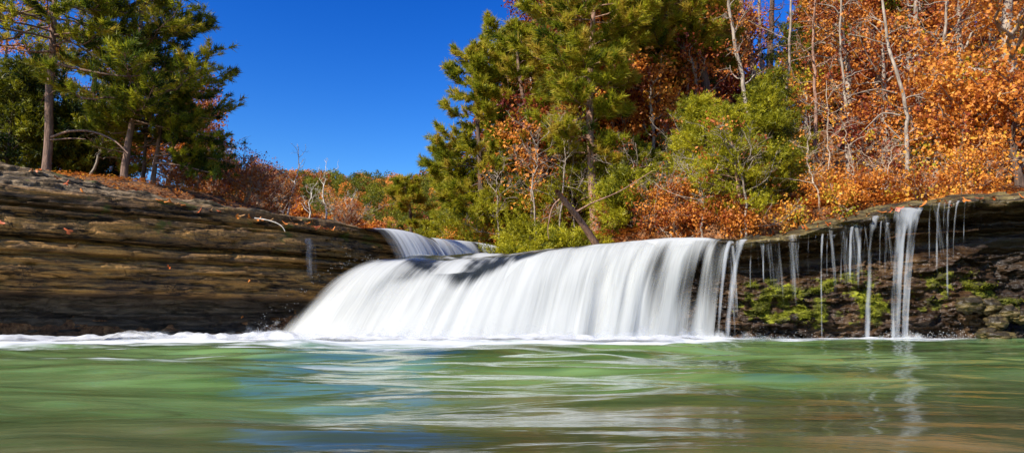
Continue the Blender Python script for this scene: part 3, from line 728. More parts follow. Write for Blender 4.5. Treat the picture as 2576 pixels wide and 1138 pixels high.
# fine droplets thrown up along the foot and off the dome's left shoulder
def build_droplets():
    rng = np.random.default_rng(5)
    C = []
    for _ in range(420):                                       # along the right ledge
        x = rng.choice([rng.normal(2262, 45), rng.uniform(1760, 2460), rng.normal(2390, 30), rng.normal(1900, 70)])
        C.append(P(x, rng.normal(851, 5) - rng.exponential(7), 11.0 + rng.uniform(-.2, .1)))
    for _ in range(110):                                       # left shoulder of the main fall
        a = rng.uniform(0, 1)
        C.append(P(965 - 275 * a - rng.exponential(14), 653 + 195 * a ** 2.25 - rng.exponential(9), 13.2 - 1.6 * a))
    for _ in range(140):
        x = rng.normal(662, 22)
        C.append(P(x, 845 - abs(rng.normal(0, 24)) * np.exp(-((x - 662) / 30) ** 2), 10.9))
    C = np.array(C); C[:, 2] = np.maximum(C[:, 2], 0.01)
    r = rng.uniform(0.0018, 0.0042, len(C))
    oc = np.array([(1, 0, 0), (-1, 0, 0), (0, 1, 0), (0, -1, 0), (0, 0, 1.5), (0, 0, -1.5)], float)
    of = np.array([(0, 2, 4), (2, 1, 4), (1, 3, 4), (3, 0, 4), (2, 0, 5), (1, 2, 5), (3, 1, 5), (0, 3, 5)])
    V = (C[:, None, :] + oc[None] * r[:, None, None]).reshape(-1, 3)
    F = (np.arange(len(C))[:, None, None] * 6 + of[None]).reshape(-1, 3)
    m = M('water_droplets'); mat = m.done(m.pbsdf(Base_Color=(0.8, 0.82, 0.83), Roughness=0.15, Specular_IOR_Level=0.6))
    tag(mesh_obj('spray', V, F, mat), 'fine spray of droplets at the foot of the falls', kind='stuff')
build_droplets()

# moss cushions on the apron
def build_moss():
    rng = np.random.default_rng(9)
    w = (LEDGE_M ** 3).ravel(); idx = rng.choice(len(w), 2600, p=w / w.sum())
    base = LEDGE_V.reshape(-1, 3)[idx]
    V = []; tint = []
    n = len(base)
    k = 6
    Vv = np.zeros((n, k, 3, 3)); 
    dirs = rng.normal(0, 1, (n, k, 3)); dirs[..., 1] -= 1.0; dirs[..., 2] += 0.7
    dirs /= np.linalg.norm(dirs, axis=-1, keepdims=True)
    L = rng.uniform(0.010, 0.026, (n, k, 1))
    side = np.cross(dirs, rng.normal(0, 1, (n, k, 3))); side /= np.linalg.norm(side, axis=-1, keepdims=True)
    b = base[:, None, :] + rng.normal(0, 0.022, (n, k, 3)) * [1.5, .4, .7]
    Vv[:, :, 0] = b - side * L * 0.35; Vv[:, :, 1] = b + side * L * 0.35; Vv[:, :, 2] = b + dirs * L
    F = np.arange(n * k * 3).reshape(-1, 3)
    t = np.repeat(np.clip(0.62 + 0.5 * fbm(base[:, 0] * 2.2, base[:, 2] * 3, seed=90, oct=3) - .28, 0, 1), k) + rng.normal(0, .1, n * k)
    tag(mesh_obj('moss', Vv.reshape(-1, 3), F, MAT['moss'], None, {'tint': ('FACE', np.clip(t, 0, 1))}), 'bright yellow green moss on the broken rock under the ledge', kind='stuff')
MAT['moss'] = leaf_material('moss_tufts', [(0.0, (0.04, 0.05, 0.006)), (0.5, (0.17, 0.175, 0.009)), (1.0, (0.36, 0.37, 0.014))], 0.25, 0.7)
build_moss()

# ------------------------------------------------------------------ foliage templates
def unit(v): return v / (np.linalg.norm(v, axis=-1, keepdims=True) + 1e-9)

def tpl_needles(rng, n=34, spread=1.15):
    """a tuft of long needles round the +z axis, about 1 unit in radius"""
    th = np.arccos(1 - rng.uniform(0, 1, n) * (1 - math.cos(spread))); ph = rng.uniform(0, 2 * math.pi, n)
    d = np.stack([np.sin(th) * np.cos(ph), np.sin(th) * np.sin(ph), np.cos(th)], 1)
    o = np.zeros((n, 3)); o[:, 2] = rng.uniform(-0.75, 0.25, n); o[:, :2] = rng.normal(0, 0.07, (n, 2))
    s = unit(np.cross(d, rng.normal(0, 1, (n, 3)))) * 0.062
    L = rng.uniform(0.7, 1.1, n)[:, None]
    V = np.stack([o - s, o + s, o + d * L], 1).reshape(-1, 3)
    return V, np.arange(n * 3).reshape(-1, 3)

def tpl_spray(rng, n=30):
    """a feathery cedar spray: short scale-leaf slivers along a drooping fan"""
    o = np.zeros((n, 3)); o[:, 2] = rng.uniform(-0.2, 1.0, n); o[:, 0] = rng.normal(0, 0.24, n) * (1.1 - o[:, 2]); o[:, 1] = rng.normal(0, .1, n)
    d = unit(np.stack([rng.normal(0, .8, n), rng.normal(0, .45, n), rng.uniform(.3, 1.0, n)], 1))
    s = unit(np.cross(d, rng.normal(0, 1, (n, 3)))) * 0.055
    L = rng.uniform(0.25, 0.55, n)[:, None]
    V = np.stack([o - s, o + s, o + d * L], 1).reshape(-1, 3)
    return V, np.arange(n * 3).reshape(-1, 3)

def tpl_leaves(rng, n=12, size=0.34):
    """a bunch of oak-like leaves, each a bent lobed kite, in a ball of radius 1"""
    c = unit(rng.normal(0, 1, (n, 3))) * (rng.uniform(0, 1, (n, 1)) ** 0.45); c[:, 2] *= 0.7
    ax = unit(rng.normal(0, 1, (n, 3)) + np.array([0, 0, -0.5]))
    nr = unit(rng.normal(0, 0.8, (n, 3)) + np.array([0, 0, 0.8]))
    sd = unit(np.cross(ax, nr)); nr = np.cross(sd, ax)
    L = size * rng.uniform(0.65, 1.25, (n, 1)); W = L * rng.uniform(0.30, 0.45, (n, 1))
    b, t = c - ax * L * .5, c + ax * L * .5 - nr * L * .12
    m1 = c + ax * L * .06
    V = np.stack([b, m1 - sd * W + nr * L * .1, t, m1 + sd * W + nr * L * .1], 1).reshape(-1, 3)
    i = np.arange(n)[:, None] * 4
    F = np.concatenate([i + [0, 1, 2], i + [0, 2, 3]], 1).reshape(-1, 3)
    return V, F

_r = np.random.default_rng(77)
T_NEEDLE = [tpl_needles(_r) for _ in range(8)]
T_NEEDLE_FAR = [tpl_needles(_r, 14) for _ in range(6)]
T_SPRAY = [tpl_spray(_r) for _ in range(8)]
T_LEAF = [tpl_leaves(_r) for _ in range(10)]
T_LEAF_FAR = [tpl_leaves(_r, 9, 0.6) for _ in range(8)]

def scatter(tpls, C, D, S, tint, jitter, rng):
    """lay templates at centres C along directions D with scales S -> V, F, per-face tint"""
    C = np.asarray(C, float); D = unit(np.asarray(D, float)); S = np.asarray(S, float)
    tint = np.asarray(tint, float)
    n = len(C)
    a = unit(np.cross(D, rng.normal(0, 1, (n, 3)))); b = np.cross(D, a)
    which = rng.integers(0, len(tpls), n)
    Vs, Fs, Ts, off = [], [], [], 0
    for k, (tv, tf) in enumerate(tpls):
        ix = np.nonzero(which == k)[0]
        if not len(ix): continue
        v = (tv[None, :, 0, None] * a[ix][:, None] + tv[None, :, 1, None] * b[ix][:, None] + tv[None, :, 2, None] * D[ix][:, None]) * S[ix][:, None, None] + C[ix][:, None]
        f = tf[None] + (np.arange(len(ix)) * len(tv))[:, None, None] + off
        Vs.append(v.reshape(-1, 3)); Fs.append(f.reshape(-1, 3)); off += v.shape[0] * v.shape[1]
        tt = np.repeat(tint[ix][:, None], len(tf), 1) + rng.normal(0, jitter, (len(ix), len(tf)))
        Ts.append(tt.ravel())
    return np.concatenate(Vs), np.concatenate(Fs), np.clip(np.concatenate(Ts), 0, 1)

class Tree:
    """collects wood and foliage of one tree in coordinates relative to its foot"""
    def __init__(s, seed):
        s.rng = np.random.default_rng(seed); s.w = Tubes(); s.C = []; s.D = []; s.S = []; s.T = []
        s.tpl = None; s.mat = None; s.jit = 0.08
    def leaf(s, c, d, size, tint): s.C.append(c); s.D.append(d); s.S.append(size); s.T.append(tint)
    def build(s, name, foot, bark, label, cat, group=None, rz=0.0):
        o = empty(name, tuple(foot), rz)
        tag(o, label, cat, group)
        V, F = s.w.get()
        mesh_obj('trunk', V, F, MAT[bark], o)
        if s.C:
            V, F, t = scatter(s.tpl, s.C, s.D, s.S, s.T, s.jit, s.rng)
            mesh_obj('crown', V, F, MAT[s.mat], o, {'tint': ('FACE', t)}, smooth=False)
        return o

def wobble(rng, n, amp):
    w = np.cumsum(rng.normal(0, 1, (n, 3)), 0); w -= w[0]
    return w * amp / math.sqrt(n)

def pine(seed, path, r0, start=0.35, env=(1.6, 2.0, 1.2, 0.3), nbr=34, tuft=0.13, tint=0.5, spread=0.16, droop=0.0, az=None, far=False, twigs=6, rtop=0.25, stubs=6, skew=(0, 0), tufts=3):
    """path: trunk points relative to the foot; env: branch length from the crown's start to its tip"""
    t = Tree(seed); rng = t.rng
    t.tpl = T_NEEDLE_FAR if far else T_NEEDLE; t.mat = 'needle'; t.jit = 0.10
    tr = curve(path, 26); tr = tr + wobble(rng, 26, 0.04) * np.array([1, 1, 0])
    ss = np.linspace(0, 1, 26)
    rad = r0 * (1 - (1 - rtop) * ss); rad[0] *= 1.25
    t.w.add(tr, rad, 9)
    at = lambda q: np.array([np.interp(q, ss, tr[:, k]) for k in range(3)])
    up = unit(tr[-1] - tr[0])
    H = np.linalg.norm(tr[-1] - tr[0])
    for i in range(stubs):                                     # dead stubs and bare branches under the crown
        q = rng.uniform(start * 0.45, start + 0.15); p = at(q); a = rng.uniform(0, 2 * math.pi); L = rng.uniform(0.25, 0.8)
        d = np.array([math.cos(a), math.sin(a), rng.uniform(-.15, .35)])
        c = curve([p, p + d * L * .5 + [0, 0, .03], p + d * L + [0, 0, rng.uniform(-.2, .1)]], 6)
        t.w.add(c, np.linspace(r0 * .18, .005, 6), 4)
    for i in range(nbr):
        f = (i + rng.uniform(0, 1)) / nbr
        q = start + (1 - start) * f; p = at(q)
        a = i * 2.4 + rng.normal(0, .5) if az is None else rng.uniform(*az)
        L = np.interp(f, np.linspace(0, 1, len(env)), env) * rng.uniform(0.62, 1.08)
        L *= 1 + skew[0] * math.cos(a) + skew[1] * math.sin(a)
        rise = (-0.12 - droop) * (1 - f) + 0.75 * f ** 2 + rng.normal(0, .12)
        d = unit(np.array([math.cos(a), math.sin(a), rise]))
        sag = rng.uniform(0.05, 0.28)
        bp = [p, p + d * L * .3, p + d * L * .65 + [0, 0, -.04 * L], p + d * L + [0, 0, sag * L]]
        c = curve(bp, 9) + wobble(rng, 9, 0.05 * L)
        t.w.add(c, np.linspace(max(r0 * .28 * (1 - .6 * f), .012), .006, 9), 5)
        nt = max(3, int(twigs * (0.5 + 0.5 * min(L, 2.0))))
        for j in range(nt):
            u = 0.28 + 0.72 * (j + rng.uniform(0, 1)) / nt
            b = np.array([np.interp(u, np.linspace(0, 1, 9), c[:, k]) for k in range(3)])
            sd = (1 if j % 2 else -1) * rng.uniform(.5, 1.2)
            dd = unit(np.array([d[0] * math.cos(sd) - d[1] * math.sin(sd), d[0] * math.sin(sd) + d[1] * math.cos(sd), rng.uniform(-.05, .5)]))
            l = (0.18 + 0.34 * L * (1.15 - u)) * rng.uniform(.6, 1.2)
            e = b + dd * l + [0, 0, l * .15]
            t.w.add(np.array([b, (b + e) / 2 + [0, 0, -.02 * l], e]), [.007, .005, .004], 3)
            tv = np.clip(tint + rng.normal(0, spread), 0, 1)
            for g in range(tufts):
                v = 1 - g * 0.3
                t.leaf(b + (e - b) * v + rng.normal(0, .035, 3), dd + [0, 0, .35], tuft * rng.uniform(.8, 1.2), tv + rng.normal(0, .05))
        t.leaf(c[-1], d + [0, 0, .5], tuft * 1.15, tint + rng.normal(0, spread))
    return t

def cedar(seed, height, rad, r0=0.06, tint=0.55, n=120, size=0.2, lean=(0, 0), per=7, top=0.05, low=0.08, loose=0.0):
    t = Tree(seed); rng = t.rng; t.tpl = T_SPRAY; t.mat = 'cedar'; t.jit = 0.13
    tr = curve([(0, 0, -.1), (lean[0] * .4 + rng.normal(0, .03), lean[1] * .4, height * .5), (lean[0], lean[1], height)], 16) + wobble(rng, 16, .05) * [1, 1, 0]
    ss = np.linspace(0, 1, 16)
    t.w.add(tr, r0 * (1 - .85 * ss), 7)
    for i in range(n):
        f = (i + rng.uniform(0, 1)) / n; q = low + (1 - low) * f
        p = np.array([np.interp(q, ss, tr[:, k]) for k in range(3)])
        a = i * 2.4 + rng.normal(0, .6)
        L = rad * (min(1, .55 + 2.2 * f) * (1 - f) ** 0.75 + top) * rng.uniform(.55 - .3 * loose, 1.15 + .2 * loose)
        d = np.array([math.cos(a), math.sin(a), rng.uniform(.15 - .2 * loose, .65)])
        e = p + d * L
        c = curve([p, p + d * L * .5 + [0, 0, -.03], e], 6)
        t.w.add(c, np.linspace(.016, .004, 6), 3)
        tv = tint + rng.normal(0, .2)
        k = max(2, int(per * (.4 + L / rad)))
        for j in range(k):
            u = rng.uniform(.3, 1.0) ** .7
            b = p + d * L * u + rng.normal(0, .07 + .08 * L, 3) * [1, 1, .6]
            t.leaf(b, d + rng.normal(0, .45, 3) + [0, 0, .1], size * rng.uniform(.7, 1.3), tv + rng.normal(0, .08))
    return t

def broadleaf(seed, path, r0, start=0.3, reach=1.6, nlimb=14, tint=0.55, spread=0.13, leaf=0.2, per=7, twig=0.012, bare=False, far=False, up=0.45, sub=5, rtop=0.2, fill=1.0, limb_sides=5, reach_top=0.6, az=None, skew=(0, 0), fine=4):
    t = Tree(seed); rng = t.rng
    t.tpl = T_LEAF_FAR if far else T_LEAF; t.mat = 'leaf'; t.jit = 0.10
    tr = curve(path, 24) + wobble(rng, 24, 0.10) * [1, 1, 0]
    ss = np.linspace(0, 1, 24)
    rad = r0 * (1 - (1 - rtop) * ss); rad[0] *= 1.2
    t.w.add(tr, rad, 9)
    for i in range(nlimb):
        f = (i + rng.uniform(0, 1)) / nlimb; q = start + (1 - start) * f
        p = np.array([np.interp(q, ss, tr[:, k]) for k in range(3)])
        a = i * 2.4 + rng.normal(0, .7) if az is None else rng.uniform(*az)
        L = reach * (1 + (reach_top - 1) * f) * rng.uniform(.55, 1.15)
        L *= 1 + skew[0] * math.cos(a) + skew[1] * math.sin(a)
        d = unit(np.array([math.cos(a), math.sin(a), up + .5 * f + rng.normal(0, .2)]))
        c = curve([p, p + d * L * .5 + rng.normal(0, .08 * L, 3), p + d * L + rng.normal(0, .14 * L, 3) + [0, 0, .05 * L]], 9) + wobble(rng, 9, .10 * L)
        t.w.add(c, np.linspace(max(r0 * .36 * (1 - .5 * f), twig * 1.3), twig * .6, 9), limb_sides)
        lt = tint + rng.normal(0, spread)
        for j in range(sub):
            u = .25 + .75 * (j + rng.uniform(0, 1)) / sub
            b = np.array([np.interp(u, np.linspace(0, 1, 9), c[:, k]) for k in range(3)])
            dd = unit(d * .6 + rng.normal(0, .6, 3) + [0, 0, .1]); l = L * rng.uniform(.28, .55) * (1.25 - .6 * u)
            e = b + dd * l
            cc = curve([b, (b + e) / 2 + rng.normal(0, .1 * l, 3), e + rng.normal(0, .05 * l, 3)], 6)
            t.w.add(cc, np.linspace(twig * .8, twig * .3, 6), 3)
            if bare:
                for _ in range(fine):
                    v = rng.uniform(.2, 1); bb = b + (e - b) * v; ee = bb + unit(dd + rng.normal(0, .7, 3)) * l * rng.uniform(.25, .6)
                    t.w.add(np.array([bb, (bb + ee) / 2 + rng.normal(0, .04 * l, 3), ee]), [twig * .45, twig * .35, twig * .22], 3)
            for g in range(rng.poisson(per * fill)):
                v = rng.uniform(.15, 1.08)
                t.leaf(b + (e - b) * v + rng.normal(0, leaf * .75, 3) * [1, 1, .45], rng.normal(0, .5, 3) + [0, 0, .7], leaf * rng.uniform(.7, 1.25), lt + rng.normal(0, .09))
    return t

def foot_at(x, y, Y, sink=0.05):
    """tree foot on the ground under photo column x at depth Y"""
    p = P(x, y, Y); p[2] = float(height(p[0], p[1])) - sink
    return p

def rel(pts, Y, foot, dY=0.0):
    """trunk traced as photo points at depth Y -> points relative to the foot"""
    out = [np.zeros(3)]
    n = len(pts)
    for i, (x, y) in enumerate(pts):
        q = P(x, y, Y + dY * (i + 1) / n); out.append(q - foot)
    return out

# ------------------------------------------------------------------ left bank trees
def traced(x, y, Y, pts, dY=0.0):
    f = foot_at(x, y, Y)
    return f, rel(pts, Y, f, dY)

G_PINE_L = 'pines on the left cliff top'
f, p = traced(118, 430, 13.2, [(124, 250), (134, 120), (140, 0), (146, -140), (150, -300)])
t = pine(101, p, .085, .40, (2.6, 2.9, 2.6, 2.4, 1.9, 1.0), 44, .155, .54, .22, twigs=11, stubs=3, droop=.02)
for pts, r in (([(130, 345), (175, 330), (230, 331), (285, 352), (322, 386)], .030), ([(128, 352), (180, 348), (215, 350)], .018), ([(138, 88), (190, 84), (220, 100), (250, 122)], .022), ([(136, 130), (60, 128), (-40, 100)], .028), ([(132, 158), (230, 180), (330, 192), (400, 176)], .03)):
    t.w.add(curve([P(a, b, 13.15 - .12 * i) - f for i, (a, b) in enumerate(pts)], 14), np.linspace(r, r * .35, 14), 6)
t.build('pine_tree', f, 'bark_pine', 'tall pine with bare curved low limb, leftmost big trunk on the cliff top', 'pine tree', G_PINE_L)

f, p = traced(312, 466, 13.8, [(318, 380), (330, 300), (338, 230), (350, 120), (356, 0), (360, -140), (362, -240)])
t = pine(102, p, .078, .26, (1.75, 2.1, 1.9, 1.55, 1.15, 1.0, .9), 46, .15, .54, .24, twigs=11, stubs=4, skew=(.12, 0))
for pts, r in (([(330, 300), (400, 318), (470, 330), (540, 345)], .022), ([(345, 190), (430, 205), (500, 225), (560, 236)], .02), ([(340, 250), (440, 285), (535, 300)], .02)):
    c = curve([P(a, b, 13.7) - f for a, b in pts], 14); t.w.add(c, np.linspace(r, r * .3, 14), 5)
    for k in range(26):
        q = c[int(4 + k * 9 / 25)] + t.rng.normal(0, .13, 3) * [1, 1, .5]
        t.leaf(q, t.rng.normal(0, .4, 3) + [.5, -.2, .5], .125, t.rng.normal(.36, .2))
t.build('pine_tree', f, 'bark_pine', 'dense bushy pine against the blue sky, its stepped right side widest', 'pine tree', G_PINE_L)

f, p = traced(361, 492, 14.4, [(362, 420), (366, 340), (372, 260), (376, 180)])
pine(103, p, .05, .45, (1.0, 1.3, .9, .5), 22, .125, .40, .2, twigs=8).build('pine_tree', f, 'bark_dark', 'thinnest dark pine trunk close beside a stouter one on the cliff', 'pine tree', G_PINE_L)
f, p = traced(383, 493, 14.2, [(384, 440), (392, 370), (398, 300), (402, 210), (404, 120)])
t = pine(104, p, .062, .30, (1.3, 1.45, 1.2, .9, .5), 26, .145, .46, .22, twigs=9, stubs=2)
for pts, r in (([(392, 392), (470, 388), (540, 400), (600, 408)], .026), ([(390, 410), (450, 415), (520, 432), (560, 438)], .026), ([(394, 370), (490, 345), (585, 372)], .022)):
    c = curve([P(a, b, 14.0) - f for a, b in pts], 14); t.w.add(c, np.linspace(r, r * .3, 14), 5)
    for k in range(34):
        q = c[int(5 + k * 8 / 33)] + t.rng.normal(0, .14, 3) * [1, 1, .5]
        t.leaf(q, t.rng.normal(0, .4, 3) + [.5, -.2, .4], .13, t.rng.normal(.30, .2))
t.build('pine_tree', f, 'bark_pine', 'pine with low boughs sweeping right over the rusty shrubs', 'pine tree', G_PINE_L)

G_BACK_L = 'evergreens behind the left pines'
for i, (x, y, Y, h, rd, tn, lab) in enumerate([
        (18, 400, 15.8, 3.1, 1.1, .20, 'dark green cedar at the left picture edge behind the cliff top'),
        (75, 410, 17.0, 3.6, 1.2, .18, 'dark cedar half hidden left of the tall pine trunk'),
        (175, 425, 16.5, 2.3, .85, .28, 'low dark cedar just right of the tall pine trunk'),
        (255, 445, 18.5, 3.4, 1.1, .26, 'dusky cedar between the two big pines')]):
    cedar(120 + i, h, rd, .06, tn, 110, .26, per=8).build('cedar_tree', foot_at(x, y, Y), 'bark_dark', lab, 'cedar tree', G_BACK_L)
for i, (x, Y, hh, tn, lab) in enumerate([(-60, 17.5, 8.0, .62, 'yellow green pine rising behind the left picture edge'), (205, 21, 9.5, .7, 'sunlit yellow green pine behind the two big left pines')]):
    pine(130 + i, [(0, 0, -.2), (.1, 0, hh * .5), (.15, 0, hh)], .11, .22, (1.8, 2.2, 1.9, 1.2, .4), 34, .20, tn, .2, twigs=9, far=True, tufts=3).build('pine_tree', foot_at(x, 440, Y), 'bark_dark', lab, 'pine tree', G_BACK_L)

G_AUT_L = 'autumn trees behind the left pines'
for i, (x, Y, hh, tn, rc, lab) in enumerate([(-20, 19, 6.5, .52, 1.9, 'orange tree peeking out at the left picture edge'), (300, 22, 5.0, .40, 1.9, 'rusty tree seen between the two big pine trunks'),
                                             (130, 25, 7.2, .48, 2.2, 'bronze tree glimpsed behind the tall left pine'), (420, 18, 3.2, .38, 1.5, 'russet tree behind the pair of slim trunks'),
                                             (470, 20, 3.6, .30, 1.6, 'dark red brown tree under the sweeping pine boughs')]):
    broadleaf(140 + i, [(0, 0, -.2), (.1, 0, hh * .5), (.0, 0, hh)], .08, .18, rc, 18, tn, .1, .20, 6).build('autumn_tree', foot_at(x, 450, Y), 'bark_grey', lab, 'autumn tree', G_AUT_L)
# bare twisted dead tree between the pines
f, p = traced(212, 448, 14.6, [(235, 410), (240, 380), (252, 350), (262, 330)])
broadleaf(150, p, .035, .3, .8, 8, bare=True, per=0, twig=.010, sub=3, fine=2).build('dead_tree', f, 'bark_grey', 'small pale dead tree, crooked, between the two big pines', 'dead tree')

# rusty shrubs behind the cliff lip
G_SHRUB = 'rusty half bare shrubs behind the left cliff lip'
labs = ['half bare rusty shrub right of the two slim pine trunks', 'twiggy russet shrub below the lowest pine bough', 'tallest brown shrub just under the bough tip', 'dense tangle of brown twigs behind the cliff lip',
        'reddish shrub beside the first white branched sapling', 'low rust shrub at the lip with grey twigs', 'orange tinged shrub behind the fallen leaves', 'dull brown shrub nearest the upper cascade', 'rusty shrub in front of the crimson tree']
for i, (x, y, Y, h, rc, tn) in enumerate([(430, 505, 15.5, 1.1, .8, .30), (480, 515, 16.2, 1.3, .95, .26), (535, 525, 17.0, 1.75, 1.1, .30), (575, 535, 16.5, 1.2, .9, .24), (640, 545, 18.5, 1.4, 1.1, .22),
                                          (610, 548, 16.0, .8, .8, .26), (690, 555, 19.0, 1.0, 1.0, .34), (860, 565, 21, 1.1, 1.2, .30), (655, 540, 21, 1.6, 1.2, .2)]):
    t = broadleaf(160 + i, [(0, 0, -.1), (.05, 0, h * .4), (.1, 0, h * .7)], .03, .05, rc, 20, tn + .08, .1, .12, 1.7, twig=.0075, bare=True, up=.8, sub=6, fine=5)
    t.build('shrub', foot_at(x, y, Y, .1), 'twig', labs[i], 'shrub', G_SHRUB)

# middle distance: rust and crimson trees, pale bare saplings
G_MID = 'autumn trees in the middle distance'
mid = [(655, 34, 3.9, .10, 'crimson tree left of the white sapling, its top reddest'), (705, 36, 3.7, .16, 'dark red tree behind the tallest white sapling'), (760, 33, 2.0, .30, 'rust tree between the two tallest white saplings'),
       (790, 38, 2.1, .36, 'orange rust tree right of the tallest white sapling'), (835, 34, 1.5, .42, 'brown orange tree behind the second white sapling'), (868, 30, 1.7, .55, 'rounded golden orange tree by the leaning white sapling'),
       (905, 36, 1.4, .28, 'dull rust tree at the foot of the far hill'), (945, 33, 1.3, .30, 'low brown tree above the upper cascade'), (610, 32, 3.7, .2, 'brown red tree behind the tallest shrub'), (560, 33, 4.1, .24, 'dusky rust tree behind the pine bough tips'),
       (515, 36, 4.6, .32, 'bronze tree left of the crimson tree behind the shrubs'), (735, 48, 2.9, .33, 'far rust tree at the base of the hill'), (810, 52, 2.0, .25, 'far brown tree at the base of the hill'), (885, 50, 1.8, .38, 'far tawny tree at the base of the hill')]
for i, (x, Y, h, tn, lab) in enumerate(mid):
    broadleaf(180 + i, [(0, 0, -.2), (.1, 0, h * .5), (0, 0, h * .85)], .10, .12, h * .36, 22, min(tn + .16, .62), .08, .17, 10, twig=.016, far=True, up=.5).build('autumn_tree', foot_at(x, 520, Y), 'bark_grey', lab, 'autumn tree', G_MID)
G_SAP = 'pale bare saplings behind the upper cascade'
for i, (x, y, Y, pts, lab) in enumerate([
        (720, 560, 25, [(728, 530), (742, 470), (748, 420), (752, 372)], 'tallest white bare sapling standing up into the sky'),
        (716, 560, 25.2, [(712, 530), (695, 495), (680, 465)], 'white bare sapling leaning left from the same foot as the tallest'),
        (821, 560, 24, [(818, 530), (815, 480), (820, 420)], 'second white bare sapling with a forked top'),
        (826, 562, 24.2, [(840, 545), (868, 525), (885, 500)], 'low white sapling leaning right over the cascade'),
        (776, 558, 27, [(778, 520), (780, 470)], 'thin grey sapling between the two white ones')]):
    f, p = traced(x, y, Y, pts)
    broadleaf(200 + i, p, .050, .25, .8, 10, bare=True, per=0, twig=.0065, sub=3, fine=3, up=.9, rtop=.15).build('bare_sapling', f, 'bark_white', lab, 'bare tree', G_SAP)

# far hill
G_SKY = 'trees along the far hill crest'
protos = []
for i in range(4):
    t = broadleaf(220 + i, [(0, 0, -.5), (.2, 0, 3), (0, 0, 6)], .2, .25, 2.2, 14, .35 + .1 * (i % 2), .08, .75, 5, twig=.03, far=True)
    if i > 1: t.mat = 'cedar'; t.T = [.25 + .3 * (v - .3) for v in t.T]
    protos.append(t)
rng = np.random.default_rng(31)
def crest_tree(t, x, Y, sc, lab, kind):
    p = P(x, 430, Y); p[2] = float(height(p[0], p[1])) - .3
    o = t.build(kind, p, 'bark_dark', lab, 'tree', G_SKY, rng.uniform(0, 6)); o.scale = (sc, sc, sc)
first = {}
for i in range(26):
    x = 735 + i * 13.5 + rng.normal(0, 4); k = int(rng.integers(0, 4)); sc = rng.uniform(.65, 1.05) * (1.5 if abs(x - 955) < 8 else 1)
    lab, kind = (('rounded dark evergreen on the far hill crest', 'hill_evergreen') if k > 1 else ('rounded rust brown tree on the far hill crest', 'hill_tree'))
    p = P(x, 430, 262 + rng.uniform(-12, 12)); p[2] = float(height(p[0], p[1])) - .3
    if k not in first:
        o = protos[k].build(kind, p, 'bark_dark', lab, 'tree', G_SKY); first[k] = o
    else:
        o = copy_tree(first[k]); o.location = p
    o.rotation_euler.z = rng.uniform(0, 6); sc *= .62; o.scale = (sc, sc, sc)
def build_forest():
    rng = np.random.default_rng(33)
    C, D, S, T = [], [], [], []
    for i in range(900):
        Y = rng.uniform(75, 258); x = rng.uniform(560, 1180)
        p = P(x, 430, Y); p[2] = float(height(p[0], p[1]))
        h = rng.uniform(5.5, 9.5) * (0.4 + 0.6 * Y / 260); g = rng.uniform() < .40 + .32 * (Y > 130)
        tn = rng.choice([rng.uniform(.30, .5), rng.uniform(.2, .4), rng.uniform(.5, .7)]) if not g else None
        k = 52; gg = rng.uniform(.12, .55)
        q = rng.normal(0, 1, (k, 3)); q = q / np.linalg.norm(q, axis=1)[:, None] * rng.uniform(.4, 1, (k, 1)) ** .5
        for c in q:
            C.append(p + [c[0] * h * .33, c[1] * h * .33, h * .5 + c[2] * h * .42]); D.append(rng.normal(0, .5, 3) + c * [1, 1, 1]); S.append(h * .095)
            T.append((tn + rng.normal(0, .05)) if not g else -1 - gg + rng.normal(0, .05))
    T = np.array(T); C = np.array(C); D = np.array(D); S = np.array(S)
    for g, mat, nm, lab in ((False, 'leaf', 'forest', 'rust brown woods covering the far hillside'), (True, 'cedar', 'evergreen_forest', 'dark evergreen woods mixed over the far hillside')):
        ix = (T < 0) == g
        V, F, t = scatter(T_LEAF_FAR, C[ix], D[ix], S[ix], T[ix] if not g else -T[ix] - 1, .06, rng)
        tag(mesh_obj(nm, V, F, MAT[mat], None, {'tint': ('FACE', t)}, smooth=False), lab, kind='stuff')
build_forest()

# ------------------------------------------------------------------ right bank
G_PINE_R = 'yellow green pines leaning out from the right bank'
def rpine(seed, x, y, Y, pts, r0, start, env, nbr, tuft, tn, bark, lab, dY=0, **kw):
    f, p = traced(x, y, Y, pts, dY)
    t = pine(seed, p, r0, start, env, nbr, tuft, min(tn + .04, .8), .19, **kw)
    return t.build('pine_tree', f, bark, lab, 'pine tree', G_PINE_R)
rpine(301, 1215, 590, 21, [(1212, 480), (1208, 340), (1198, 230), (1182, 130)], .11, .10, (1.5, 1.5, 1.3, 1.2, .9, .4), 46, .21, .68, 'bark_dark', 'outermost leaning pine of the right bank, its left side against the sky', twigs=9, skew=(-.1, 0))
rpine(302, 1290, 600, 22, [(1290, 480), (1285, 330), (1270, 190), (1252, 70)], .12, .15, (1.5, 1.7, 1.5, 1.3, 1.0, .5), 44, .21, .64, 'bark_dark', 'tall pointed pine with its tip free in the sky, right of the outermost', twigs=9)
rpine(303, 1372, 600, 21, [(1372, 480), (1355, 400), (1325, 280), (1305, 170), (1300, 75)], .13, .40, (1.6, 1.6, 1.3, .9, .4), 30, .21, .66, 'bark_pine', 'pine with exposed crooked trunk below its crown', twigs=9, stubs=14)
rpine(304, 1150, 590, 24, [(1142, 500), (1134, 440), (1124, 370)], .09, .05, (1.0, 1.1, .9, .4), 44, .21, .60, 'bark_dark', 'short bushy pine lowest at the outer end of the right bank', twigs=9, droop=.1)
rpine(305, 1040, 575, 30, [(1032, 530), (1022, 490), (1018, 460)], .09, .05, (.9, 1.1, .8, .4), 26, .22, .78, 'bark_dark', 'yellowish young pine leaning out above the upper cascade', twigs=9)
